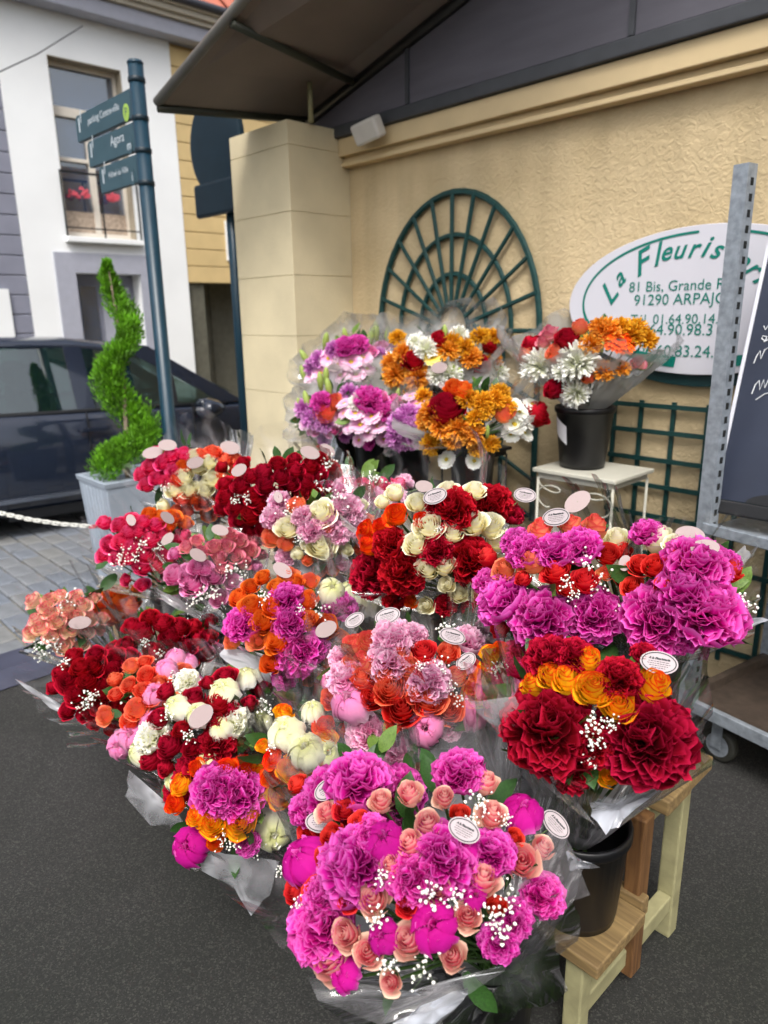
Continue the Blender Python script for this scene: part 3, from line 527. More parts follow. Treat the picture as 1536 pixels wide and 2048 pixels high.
MB().box(.25, 5.5, .55, .62, 0, 2.1).build('passage_shade_panel', M['dark'], yh); MB().box(.002, .25, .06, .62, 0, 2.11).build('passage_shade_side', M['dark'], yh)  # added dark olive panel closes the passage, its colour standing in for deep shade
for xx in (.6, 1.2, 1.8, 2.4): MB().box(xx, xx + .03, .53, .549, .1, 2.05).build('shade_panel_batten', M['dark'], yh)
MB().box(.6, .8, -.012, .011, 2.35, 2.85).build('notice', M['fwhite'], yh)
rf = empty('street_roof', FF, (0, 0, 4.8), label='long red tiled roof with lilac eave band over the houses across the street', cat='roof')
MB().box(-5, 7, -.22, .4, 0, .16).build('eave_band', M['flilac'], rf, bevel=.01)
MB().prism([(-5, .162), (7, .162), (7, .21), (-5, .21)], -.27, .4).build('cornice_step', M['cornice'], rf, bevel=.01)
MB().prism([(-5, .212), (7, .212), (7, .27), (-5, .27)], -.32, .4).build('cornice_step', M['cornice'], rf, bevel=.012)
MB().prism([(-5, .272), (7, .272), (7, .31), (-5, .31)], -.36, .4).build('cornice_step', M['cornice'], rf, bevel=.01)
MB().tube([(-5, -.38, .335), (7, -.38, .335)], .045, 10).build('gutter', M['gutter'], rf, smooth=True)
MB().add([(-5, -.36, .36), (7, -.36, .36), (7, 4, 4.2), (-5, 4, 4.2)], [(0, 1, 2, 3)]).build('roof_slope', M['tile'], rf)
tl = MB(); tl.loft([[(-.09, y, z), (0, y, z + .03), (.09, y, z), (.09, y, z - .012), (0, y, z + .018), (-.09, y, z - .012)] for y, z in ((-.02, 0), (.24, .229))]); tme = tl.mesh('roof_tile', M['tile'])
for r in range(5):
    for c in range(16): link('roof_tile', tme, rf, loc=(2.2 + c * .19 + rng.uniform(-.006, .006), -.37 + r * .2, .385 + r * .176 + rng.uniform(0, .006)))

# overhead cable
c0 = at(-40, 162, 6.0); c1 = at(165, 52, 7.4); tag(MB().tube([c0, (c0 + c1) / 2 + np.array([0, 0, -.03]), c1], .006, 5).build('overhead_cable', M['cable']), 'thin dark cable stretched in front of the white house', 'cable')

# ================================================================== CAR
car = empty('parked_car', FC, label='dark navy hatchback parked in the street behind the topiary', cat='car')
def belt(x): return .95 - .028 * x
def gy(z): return .06 + max(0, z - .93) * .28
WID = 1.76
prof_top = [(-1.75, 1.16), (-1.6, 1.33), (-1.3, 1.42), (-.8, 1.47), (-.2, 1.485), (.35, 1.475), (.75, 1.42), (.95, 1.355), (1.3, 1.15), (1.68, .93)]
rings = []
for x, zt in prof_top[1:8]:
    zs = zt - .07; n1 = [(x, gy(zs), zs), (x, gy(zs) + .07, zt - .015), (x, .45, zt + .008)]
    rings.append(n1 + [(x, WID - p[1], p[2]) for p in reversed(n1)])
MB().loft(rings).build('roof', M['carpaint'], car, smooth=True)
low = []
for x, ht, ins in [(-1.98, .62, .30), (-1.95, .80, .12), (-1.85, .92, .03), (-1.6, belt(-1.6), 0), (-1, belt(-1), 0), (-.4, belt(-.4), 0), (.2, belt(.2), 0), (.8, belt(.8), 0), (1.3, belt(1.3), 0), (1.7, .90, 0), (2.0, .84, .04), (2.25, .74, .14), (2.36, .60, .34)]:
    h = [(x, .14 + ins, .17), (x, .05 + ins, .22), (x, .012 + ins, .36), (x, ins, .55), (x, .004 + ins, .70), (x, .03 + ins, ht - .09), (x, .065 + ins, ht), (x, .45, ht + (.03 if x > 1.4 else 0))]
    low.append(h + [(x, WID - p[1], p[2]) for p in reversed(h)])
MB().loft(low).build('body', M['carpaint'], car, smooth=True)
def winpoly(pts, name, m, off=.006, th=.005):
    for sd_ in (0, 1):
        f_ = (lambda y: y) if sd_ == 0 else (lambda y: WID - y)
        mb = MB(); n = len(pts); mb.add([(x, f_(gy(z) - off), z) for x, z in pts] + [(x, f_(gy(z) - off + th), z) for x, z in pts], [tuple(range(n)), tuple(range(2 * n - 1, n - 1, -1))] + [(i, i + n, (i + 1) % n + n, (i + 1) % n) for i in range(n)]); mb.build(name, m, car)
winpoly([(-.80, .975), (.34, .945), (.32, 1.405), (-.64, 1.41)], 'rear_window', M['carglass'], .0)
winpoly([(.45, .94), (1.07, .925), (1.07, 1.195), (.83, 1.335), (.43, 1.40)], 'front_window', M['carglass'], .0)
winpoly([(1.11, .92), (1.52, .915), (1.11, 1.15)], 'quarter_window', M['carglass'], .0)
winpoly([(-1.57, .99), (-.85, .975), (-.71, 1.39), (-1.27, 1.34)], 'quarter_window', M['carglass'], .0)
winpoly([(.33, .945), (.46, .94), (.44, 1.41), (.31, 1.415)], 'door_pillar', M['carpaint'], .004, .05)
winpoly([(-.86, .975), (-.79, .975), (-.63, 1.41), (-.72, 1.40)], 'rear_pillar', M['carpaint'], .004, .05)
winpoly([(-1.80, .96), (-1.56, .98), (-1.26, 1.35), (-1.30, 1.40), (-1.62, 1.30)], 'tail_pillar', M['carpaint'], .004, .06)
winpoly([(1.06, .92), (1.12, .92), (1.12, 1.15), (1.06, 1.20)], 'mirror_pillar', M['carplastic'], .004, .03)
winpoly([(1.50, .915), (1.70, .91), (.95, 1.40), (.74, 1.425), (.82, 1.335), (1.08, 1.19)], 'windscreen_pillar', M['carpaint'], .004, .06)
winpoly([(-.82, .955), (1.56, .905), (1.54, .922), (-.82, .98)], 'window_seal', M['carplastic'], .008, .02)
ws = MB().add([(.80, .30, 1.405), (.80, 1.46, 1.405), (1.64, 1.60, .955), (1.64, .16, .955)], [(0, 1, 2, 3)]).build('windscreen', M['carglass'], car); ws.location.z = .022; ws.location.x = .03
MB().loft([[(x, -.012, .315), (x, .03, .30), (x, .03, .35), (x, -.012, .34)] for x in (-1.9, .95)]).build('side_strip', M['chrome'], car)
MB().loft([[(x, .045, .17), (x, .10, .15), (x, .10, .24), (x, .03, .245)] for x in (-.25, 1.2)]).build('sill', M['carplastic'], car)
mr_ = MB(); mr_.loft([[(1.30 + dx, -.16 - .12 * s + .14 * sin(a) * r, .90 + .085 * cos(a) * r) for a in [2 * pi * i / 16 for i in range(16)]] for dx, r, s in ((-.085, .55, 0), (-.08, .95, 0), (-.02, 1.05, 0), (.06, .8, 0), (.11, .35, 0))]).build('wing_mirror', M['carpaint'], car, smooth=True)
MB().box(1.24, 1.34, -.05, .07, .86, .90).build('mirror_arm', M['carplastic'], car)
for sx in (0, 1):
    for xx, zz in ((.42 - sx * 1.05, .80),): MB().loft([[(xx - .11, -.004, zz - .012), (xx + .11, -.004, zz - .012), (xx + .11, -.004, zz + .012), (xx - .11, -.004, zz + .012)], [(xx - .09, -.03, zz - .010), (xx + .09, -.03, zz - .010), (xx + .09, -.03, zz + .010), (xx - .09, -.03, zz + .010)]]).build('door_handle', M['carpaint'], car)
for xx in (-.68, 1.86):
    for yy in (.10, WID - .10):
        wv = MB(); s = -1 if yy < 1 else 1
        wv.loft([[(xx + r * cos(a), yy + d * s, .315 + r * sin(a)) for a in [2 * pi * i / 28 for i in range(28)]] for r, d in ((.20, .07), (.30, .075), (.315, .05), (.315, -.10), (.28, -.12))]); wheel = wv.build('wheel', M['tyre'], car, smooth=True)
        rm = MB(); rm.loft([[(xx + r * cos(a), yy + d * s, .315 + r * sin(a)) for a in [2 * pi * i / 28 for i in range(28)]] for r, d in ((.205, .078), (.19, .085), (.17, .06), (.05, .06), (.04, .08))]); rm.build('rim', M['alloy'], wheel)
for xx in (-.55, .38, 1.22): MB().box(xx - .004, xx + .004, -.0035, .02, .30, .93).build('door_gap', M['carplastic'], car)
for sx, sy in ((.12, .5), (.12, 1.25), (-.75, .5), (-.75, 1.25)):
    hd = MB(); hd.lathe([(.05, 0), (.10, .05), (.105, .14), (.09, .2), (.02, .22)], 14, (sx, sy, 1.06)).loft([[(sx - .06, sy - .22, z), (sx + .07, sy - .22, z), (sx + .07, sy + .22, z), (sx - .06, sy + .22, z)] for z in (.7, 1.0, 1.06)]); hd.build('seat', M['cabin'], car, smooth=False, bevel=.02)
sw = MB(); sw.tube([(.78 + .03 * cos(a), .5 + .17 * cos(a), .98 + .17 * sin(a)) for a in [2 * pi * i / 20 for i in range(21)]], .014, 6); sw.build('steering_wheel', M['cabin'], car, smooth=True)

# ================================================================== POSTS AND PLANTER
fp = at(340, 870, 4.45); base = FW.loc(fp)
sp_ = empty('signpost', FW, (base[0], base[1], 0), label='teal signpost with three direction blades pointing left beside the topiary', cat='signpost')
HT = 3.1
for _ in range(6):                                           # height at which the post top meets row 125 of the photo
    d_ = depth_of(FW.p(base[0], base[1], HT)); HT = at(263, 125, d_)[2]
MB().lathe([(.05, 0), (.042, .02), (.042, HT)], 20).build('post', M['teal'], sp_, smooth=True)
MB().lathe([(.044, HT - .01), (.044, HT), (.036, HT + .010), (.0, HT + .016)], 20).build('post_cap', M['teal'], sp_, smooth=True)
MB().lathe([(.085, 0), (.085, .03), (.06, .05)], 20).build('base_collar', M['galv'], sp_, smooth=True)
def zpost(py): 
    z = 2.5
    for _ in range(6): z = at(280, py, depth_of(FW.p(base[0], base[1], z)))[2]
    return z
for yy in (158, 235, 300, 365): zc = zpost(yy); MB().lathe([(.043, zc - .020), (.047, zc - .016), (.047, zc + .004), (.043, zc + .008)], 20).build('band', M['tealdark'], sp_, smooth=True)
for i, (pt, pb, lx, word, ic) in enumerate([(172, 232, 160, 'parking Centre-ville', 'P'), (240, 298, 178, 'Agora', 'm'), (305, 362, 196, 'Hôtel de Ville', 'i')]):
    za, zb = zpost(pt), zpost(pb); xl = FW.px(lx, 280, base[1])[0] - base[0]
    bl = MB().prism([(xl, zb), (-.053, zb), (-.053, za), (xl + .02, za), (xl, za - .02)], -.016, .016).build('sign_blade', M['blade'], sp_, bevel=.003)
    tx = MB(); L = -.053 - xl
    if i != 1: text_on(tx, word, xl + L * .52, zb + .07, width=L * (.56 if i == 0 else .5), y=-.0185)
    else: text_on(tx, word, xl + L * .66, zb + .07, width=L * .28, y=-.0185)
    ar_ = MB(); ar_.add([(xl + .05, -.0185, zb + .05), (xl + .065, -.0185, zb + .05), (xl + .065, -.0185, zb + .13), (xl + .05, -.0185, zb + .13)], [(0, 1, 2, 3)]).add([(xl + .08, -.0185, zb + .10), (xl + .09, -.0185, zb + .10), (xl + .10, -.0185, zb + .17), (xl + .09, -.0185, zb + .17)], [(0, 1, 2, 3)])
    ar_.build('arrow_mark', M['lettering'], bl); tx.build('blade_lettering', M['lettering'], bl)
    ix = MB(); cxx = -.053 - .075; czz = za - .11
    ell(ix, .036, .046, -.0188, -.0165, cxx, czz, 20); ix.build('blade_icon', M['lime'] if i == 0 else M['blade'], bl)
    t2 = MB(); text_on(t2, ic, cxx, czz - .022, size=.07, y=-.0192); t2.build('icon_letter', M['blade'] if i == 0 else M['lettering'], bl)

rp_ = at(488, 800, 5.0); rb_ = FW.loc(rp_)
ts = empty('traffic_sign', FW, (rb_[0], rb_[1], 0), label='back of a round teal traffic sign and plate on a thin post by the pier', cat='traffic sign')
MB().lathe([(.038, 0), (.038, 3.1)], 16).build('post', M['teal'], ts, smooth=True)
zz1 = at(470, 290, depth_of(FW.p(rb_[0], rb_[1], 2.6)))[2]; zz2 = at(450, 398, depth_of(FW.p(rb_[0], rb_[1], 2.3)))[2]
dd = MB(); n = 40; dd.loft([[(-.04 + r * cos(2 * pi * i / n), y, zz1 + r * sin(2 * pi * i / n)) for i in range(n)] for r, y in ((.28, -.075), (.30, -.07), (.30, -.04), (.285, -.038))]); dd.build('round_plate', M['tealdark'], ts)
MB().box(-.32, .18, -.085, -.04, zz2 - .10, zz2 + .11).build('rectangular_plate', M['tealdark'], ts, bevel=.02)
for zz in (zz1 - .12, zz1 + .12, zz2): MB().box(-.06, .06, -.038, .05, zz - .02, zz + .02).build('clamp', M['galv'], ts, bevel=.004)

pc = at(255, 1010, 4.35); pl = FW.loc(pc)
pt_ = empty('planter', FW, (pl[0], pl[1], .02), label='tall grey fluted square planter holding the spiral topiary', cat='planter')
PH_ = at(200, 955, 4.2)[2] - .02
def sq(h, z): return [(-h, -h, z), (h, -h, z), (h, h, z), (-h, h, z)]
MB().loft([sq(.165, 0), sq(.20, PH_ - .03)], caps=True).build('body', M['planter'], pt_, bevel=.01)
rim = MB(); rim.loft([sq(.205, PH_ - .03), sq(.21, PH_), sq(.185, PH_), sq(.18, PH_ - .028)], caps=False); rim.build('rim', M['planter'], pt_, bevel=.004)
for s in range(2):
    for i in range(6):
        x = -.125 + i * .05; mb = MB()
        if s == 0: mb.loft([[(x * .84 - .008, -.167, .03), (x * .84 + .008, -.167, .03), (x * .84, -.174, .03)], [(x - .008, -.198, PH_ - .05), (x + .008, -.198, PH_ - .05), (x, -.206, PH_ - .05)]])
        else: mb.loft([[(-.167, x * .84 + .008, .03), (-.167, x * .84 - .008, .03), (-.174, x * .84, .03)], [(-.198, x + .008, PH_ - .05), (-.198, x - .008, PH_ - .05), (-.206, x, PH_ - .05)]])
        mb.build('flute', M['planter'], pt_)
MB().add(sq(.178, PH_ - .05), [(0, 1, 2, 3)]).build('soil', M['soil'], pt_)
top = empty('spiral_topiary', FW, (pl[0], pl[1], PH_), label='bright green conifer clipped into a tall spiral in the grey planter', cat='topiary')
ti = np.linalg.inv(np.array([[FW.X[0], FW.Y[0], 0], [FW.X[1], FW.Y[1], 0], [0, 0, 1]]))
tb = FW.p(pl[0], pl[1], PH_)
path = [(214, 525, 6, 0), (216, 560, 15, .04), (232, 600, 23, .06), (258, 640, 24, .03), (262, 668, 20, -.02), (244, 698, 20, -.07), (216, 735, 25, -.08), (220, 775, 30, -.03), (246, 808, 32, .05), (284, 846, 33, .09), (292, 876, 28, .05), (262, 896, 26, -.05), (222, 915, 30, -.11), (212, 940, 28, -.08)]
pts = [(np.linalg.solve(np.array([FW.X, FW.Y, [0, 0, 1]]).T, at(x, y, 4.33 + dz) - tb), r * 1.2 * 4.33 / FPX) for x, y, r, dz in path]
tr = MB(); tr.tube([np.linalg.solve(np.array([FW.X, FW.Y, [0, 0, 1]]).T, at(x, y, 4.33) - tb) for x, y in ((256, 965), (254, 880), (248, 780), (242, 680), (226, 590), (216, 530))], [.016, .015, .013, .011, .008, .004], 7); tr.build('trunk', M['bark'], top, smooth=True)
fo = MB(); rr = random.Random(3); npr = np.random.RandomState(4)
for i in range(19000):
    t = rr.uniform(0, len(pts) - 1.001); j = int(t); u = t - j; c = pts[j][0] * (1 - u) + pts[j + 1][0] * u; R = pts[j][1] * (1 - u) + pts[j + 1][1] * u
    d = npr.normal(size=3); d /= np.linalg.norm(d); q = c + d * R * (rr.uniform(.15, 1.0) ** .5) * (1 + .12 * sin(40 * c[2] + 3 * d[0]))
    up_ = d * .6 + np.array([0, 0, .9]) + npr.normal(size=3) * .35; up_ /= np.linalg.norm(up_); sd_ = np.cross(up_, npr.normal(size=3)); sd_ /= np.linalg.norm(sd_); L = rr.uniform(.009, .022); wv = L * .26
    fo.add([q - sd_ * wv, q + sd_ * wv, q + up_ * L + sd_ * wv * .5, q + up_ * L * 1.25, q + up_ * L - sd_ * wv * .5], [(0, 1, 2, 3, 4)])
tag(fo.build('crown', M['thuja'], top), kind='stuff')

# chain from the planter to the left
ch = empty('barrier_chain', WORLD, tuple(at(90, 1040, 4.15)), label='white plastic barrier chain hanging from the planter, its last links red', cat='chain')
lk = MB()
loop = []
for i in range(16):
    a = 2 * pi * i / 16; loop.append(np.array([(.012 if cos(a) > 0 else -.012) + .010 * cos(a), .010 * sin(a), 0]))
rings = []
for i in range(16):
    t = loop[(i + 1) % 16] - loop[i - 1]; t /= np.linalg.norm(t); e1 = np.array([0, 0, 1.]); e2 = np.cross(t, e1); rings.append([loop[i] + .0042 * (e1 * cos(b) + e2 * sin(b)) for b in [2 * pi * k / 6 for k in range(6)]])
vs = [q for r in rings for q in r]; lk.add(vs, [(i * 6 + j, i * 6 + (j + 1) % 6, ((i + 1) % 16) * 6 + (j + 1) % 6, ((i + 1) % 16) * 6 + j) for i in range(16) for j in range(6)])
lw_ = lk.mesh('chain_link', M['chainw'], True); lr_ = lk.mesh('chain_link', M['chainr'], True)
cb = [(at(x, y, d)) for x, y, d in ((-60, 1008, 4.30), (0, 1026, 4.26), (60, 1039, 4.22), (120, 1048, 4.19), (185, 1053, 4.15), (250, 1050, 4.1))]
cc = np.array(cb); seg = np.r_[0, np.cumsum(np.linalg.norm(np.diff(cc, axis=0), axis=1))]; nl = int(seg[-1] / .030)
for i in range(nl):
    s = (i + .5) * .030; p = np.array([np.interp(s, seg, cc[:, k]) for k in range(3)]); p2 = np.array([np.interp(s + .01, seg, cc[:, k]) for k in range(3)]); t = p2 - p
    o = link('chain_link', lr_ if s > seg[4] else lw_, ch); o.location = Vector(p) - ch.location; q = Vector(t).to_track_quat('X', 'Z') if np.linalg.norm(t) > 1e-6 else Vector((1, 0, 0)).to_track_quat('X', 'Z')
    o.rotation_mode = 'QUATERNION'; o.rotation_quaternion = q @ Matrix.Rotation(radians(35 if i % 2 else 125), 4, 'X').to_quaternion()

# ================================================================== TROLLEY, BLACKBOARD
tro = empty('flower_trolley', FT, (0, 0, 0), label='galvanised steel flower trolley with slotted posts beside the stepped bench', cat='trolley')
TL, TD = 1.25, .56
MB().box(.01, TL, .01, TD, .205, .225).build('deck', M['plyboard'], tro)
MB().box(-.01, TL + .01, -.012, .012, .185, .232).build('deck_rail', M['galv'], tro, bevel=.003); MB().box(-.01, TL + .01, TD - .012, TD + .012, .185, .232).build('deck_rail', M['galv'], tro, bevel=.003)
MB().box(-.014, .014, .012, TD - .012, .19, .262).build('end_rail', M['plyboard'], tro, bevel=.003)
PT = at(1475, 330, depth_of(FT.p(0, 0, 2.0)))[2]
def post(x, y, ht):
    p = MB(); p.box(-.024, .024, -.024, -.020, .16, ht).box(.0205, .0245, -.020, .024, .16, ht).box(-.0245, -.0205, -.020, .024, .16, ht); o = p.build('post', M['galv'], tro, loc=(x, y, 0))
    sl_ = MB(); zz = .3
    while zz < ht - .02: sl_.box(.0246, .0252, -.006, .010, zz, zz + .022); zz += .045
    sl_.build('post_slots', M['slot'], o); return o
post(0, 0, PT); post(0, TD - .03, 1.02); post(TL, 0, PT); post(TL, TD - .03, 1.02)
MB().box(-.0, TL, -.03, -.005, .868, .905).build('shelf_rail', M['galv'], tro, bevel=.003)
MB().box(.0, TL, .0, TD, .872, .885).build('shelf', M['galv'], tro)
for x, y in ((.10, .07), (TL - .1, .07), (.10, TD - .07), (TL - .1, TD - .07)):
    wv = MB(); n = 28; wv.loft([[(x + r * cos(2 * pi * i / n), y + d, .066 + r * sin(2 * pi * i / n)) for i in range(n)] for r, d in ((.045, -.017), (.058, -.018), (.065, -.012), (.065, .012), (.058, .018), (.045, .017))]); wo = wv.build('caster_wheel', M['rubber'], tro, smooth=True)
    hb = MB(); hb.loft([[(x + r * cos(2 * pi * i / n), y + d, .066 + r * sin(2 * pi * i / n)) for i in range(n)] for r, d in ((.044, -.0185), (.040, -.014), (.018, -.014), (.014, -.024))]); hb.build('hub', M['galv'], wo)
    fk = MB(); fk.box(x - .02, x + .02, y - .03, y - .027, .06, .16).box(x - .02, x + .02, y + .027, y + .03, .06, .16).box(x - .03, x + .03, y - .03, y + .03, .16, .184); fk.build('fork', M['galv'], tro)
bb = empty('blackboard', FW, (.203, -.60, .977), label='slate-blue blackboard with white chalk strokes leaning on the trolley shelf', cat='blackboard')
bt = FW.pxx(1523, 542, .203); lean = atan2(bt[1] + .60, bt[2] - .977); Lb = 1.1
def bo(mb, name, m, **k): o = mb.build(name, m, bb, **k); o.rotation_euler = (-lean, 0, 0); return o
bo(MB().box(.012, .75, 0, .012, 0, Lb), 'slate', M['board']); bo(MB().box(0, .0115, -.006, .018, 0, Lb), 'frame_edge', M['boardedge'], bevel=.002); bo(MB().box(.7505, .765, -.006, .018, 0, Lb), 'frame_edge', M['boardedge'], bevel=.002); bo(MB().box(-.02, .78, -.035, .02, -.05, -.002), 'ledge', M['blackrail'], bevel=.006)
rc = MB(); n = 14; rc.prism([(.30 + .19 * cos(pi * i / n), .0 + .05 * sin(pi * i / n)) for i in range(n + 1)], -.006, -.002); bo(rc, 'oval_stand', M['blackrail'])
ck = MB()
def stroke(pts, r=.0028): ck.tube([(x, -.003, z) for x, z in pts], r, 4)
Rb = Matrix.Rotation(-lean, 3, 'X'); bn_ = FW.Y * cos(lean) - np.array([0, 0, 1.]) * sin(lean); bo_ = FW.p(.203, -.60, .977); bz_ = FW.Y * sin(lean) + np.array([0, 0, 1.]) * cos(lean)
def onb(pts):
    out = []
    for x, y in pts: q = atpl(x, y, bo_, bn_) - bo_; out.append((q @ FW.X, q @ bz_))
    return out
for st_ in ([(1508, 727), (1514, 712), (1521, 702), (1522, 718), (1530, 700), (1540, 694), (1541, 712), (1550, 697)], [(1504, 788), (1511, 770), (1519, 761), (1520, 780), (1528, 760), (1530, 776), (1539, 756), (1541, 772), (1552, 752)], [(1530, 682), (1524, 678), (1526, 672), (1534, 674), (1532, 681), (1528, 684), (1542, 678)], [(1528, 652), (1531, 660), (1540, 648), (1546, 654), (1538, 668)], [(1512, 800), (1530, 788), (1550, 784)]): stroke(onb(st_), .0017)
bo(ck, 'chalk_writing', M['chalk'])

# ================================================================== STEPPED BENCH, SMALL TABLES
bn = empty('stepped_bench', FW, (.59, -1.7, 0), label='two-step pine bench on pale green legs carrying the flower buckets', cat='bench')
LN = 2.45
def pb(x0, x1, y0, y1, z0, z1, name='plank', m='plank', bv=.004): return MB().box(x0, x1, y0, y1, z0, z1).build(name, M[m], bn, bevel=bv)
pb(-LN, .01, -.255, -.045, .248, .28); pb(-LN, .012, .015, .135, .502, .54); pb(-LN, .008, .140, .262, .502, .54)
pb(-LN, .0, -.043, -.012, .252, .30, 'riser')
for xx in (-.05, -1.2, -LN + .05):
    pb(xx - .022, xx + .022, -.245, -.205, 0, .247, 'leg', 'palegreen'); pb(xx - .022, xx + .022, .20, .245, 0, .501, 'leg', 'palegreen')
    pb(xx - .005, xx + .035, -.035, .012, .06, .501, 'upright', 'plankv'); pb(xx - .018, xx + .018, -.204, .199, .085, .135, 'stretcher', 'palegreen'); pb(xx - .018, xx + .018, .013, .199, .45, .50, 'bearer', 'palegreen')

def small_table(cx, cy, ht, hw, hd_, label, m='tablewhite', name='side_table', scroll=True):
    t = empty(name, FW, (cx, cy, 0), label=label, cat='table')
    MB().box(-hw, hw, -hd_, hd_, ht - .018, ht).build('table_top', M[m], t, bevel=.004); MB().box(-hw + .02, hw - .02, -hd_ + .02, hd_ - .02, ht - .045, ht - .0185).build('apron', M[m], t)
    for sx in (-1, 1):
        for sy in (-1, 1): MB().tube([(sx * (hw - .02), sy * (hd_ - .02), 0), (sx * (hw - .02), sy * (hd_ - .02), ht - .04)], .006, 8).build('leg', M[m], t, smooth=True)
        if scroll:
            MB().tube([(sx * (hw - .02) - sx * (.10 - .05 * i / 16) * (1 - cos(i * .55)) * .7, -hd_ + .02, ht - .05 - .10 * (i / 16) - .03 * sin(i * .55)) for i in range(17)], .0035, 6).build('scroll', M[m], t, smooth=True)
    return t
small_table(-.425, -.32, .95, .20, .165, 'small white metal table with scrollwork under the orange gerbera bucket')
small_table(-1.04, -.62, .80, .20, .17, 'dark small stand under the amber and crimson bouquet', 'darkwood', 'flower_stand', False)
small_table(-1.58, -.72, .80, .22, .17, 'dark small stand under the lilac and pink bouquets by the pier', 'darkwood', 'flower_stand', False)
small_table(-1.25, -.25, .95, .24, .14, 'dark tall stand against the wall behind the front bouquets', 'darkwood', 'flower_stand', False)
small_table(-1.93, -.30, .95, .20, .14, 'dark tall stand in the corner of wall and pier', 'darkwood', 'flower_stand', False)

# ================================================================== BUCKETS AND BOUQUETS
def bucket_mesh(r0, r1, h):
    mb = MB(); mb.lathe([(r0 * .2, .004), (r0 * .9, .003), (r0, 0), (r0 + .003, .02), (r1 - .004, h - .03), (r1, h - .028), (r1 + .004, h - .022), (r1 + .004, h - .004), (r1, h), (r1 - .006, h - .002), (r1 - .01, h - .03), (r0 - .006, .012), (.0, .010)], 36, caps=False)
    return mb.mesh('bucket', M['bucket'], True)
BUCK = {k: bucket_mesh(*k) for k in ((.085, .108, .30), (.095, .125, .265), (.088, .108, .235))}
BUCKETS = []
def bucket(x, y, z, label, size=(.085, .108, .30)):
    o = link('bucket', BUCK[size], None, FW, (x, y, z + .002), label=label, cat='bucket', group='black flower buckets'); BUCKETS.append((x, y, z, o)); return o

def oval(name, rx, rz, mats, printed):
    mb = MB(); n = 36; mb.prism([(rx * cos(2 * pi * i / n), rz * sin(2 * pi * i / n)) for i in range(n)], 0, .0008); return mb.mesh(name, mats)
TAGF = oval('oval_label', 1, .66, M['tag'], True); TAGB = oval('oval_label', 1, .66, M['tagback'], False)
tp = MB(); n = 40
for i in range(n):
    a, b = 2 * pi * i / n, 2 * pi * (i + 1) / n; tp.add([(.92 * cos(a), -.012, .59 * sin(a)), (.92 * cos(b), -.012, .59 * sin(b)), (.86 * cos(b), -.012, .53 * sin(b) - (.03 if sin(b) < -.6 else 0) * 0), (.86 * cos(a), -.012, .53 * sin(a))], [(0, 1, 2, 3)])
text_on(tp, 'A la Fleuristerie', 0, .16, width=1.15, shear=.3, y=-.012, bold=.004)
for zz, hw in ((.02, .55), (-.10, .6), (-.22, .5), (-.34, .36)):
    x = -hw
    while x < hw: ww = random.Random(int(1000 * (x + zz + 3))).uniform(.06, .16); tp.add([(x, -.012, zz), (min(hw, x + ww), -.012, zz), (min(hw, x + ww), -.012, zz + .035), (x, -.012, zz + .035)], [(0, 1, 2, 3)]); x += ww + .035
TAGP = tp.mesh('label_print', M['ink'])

def basis(z, spin=0.):
    z = np.array(z, float); z /= np.linalg.norm(z); a = np.array([1., 0, 0]) if abs(z[0]) < .9 else np.array([0, 1., 0]); x = np.cross(a, z); x /= np.linalg.norm(x); y = np.cross(z, x)
    c, s = cos(spin), sin(spin); return np.array([x * c + y * s, -x * s + y * c, z]).T
def xf(o, pos, rot, sc, origin):
    m = np.eye(4); m[:3, :3] = rot * (np.array(sc) if hasattr(sc, '__len__') else sc); m[:3, 3] = np.array(pos) - origin; o.matrix_basis = Matrix(m.tolist())

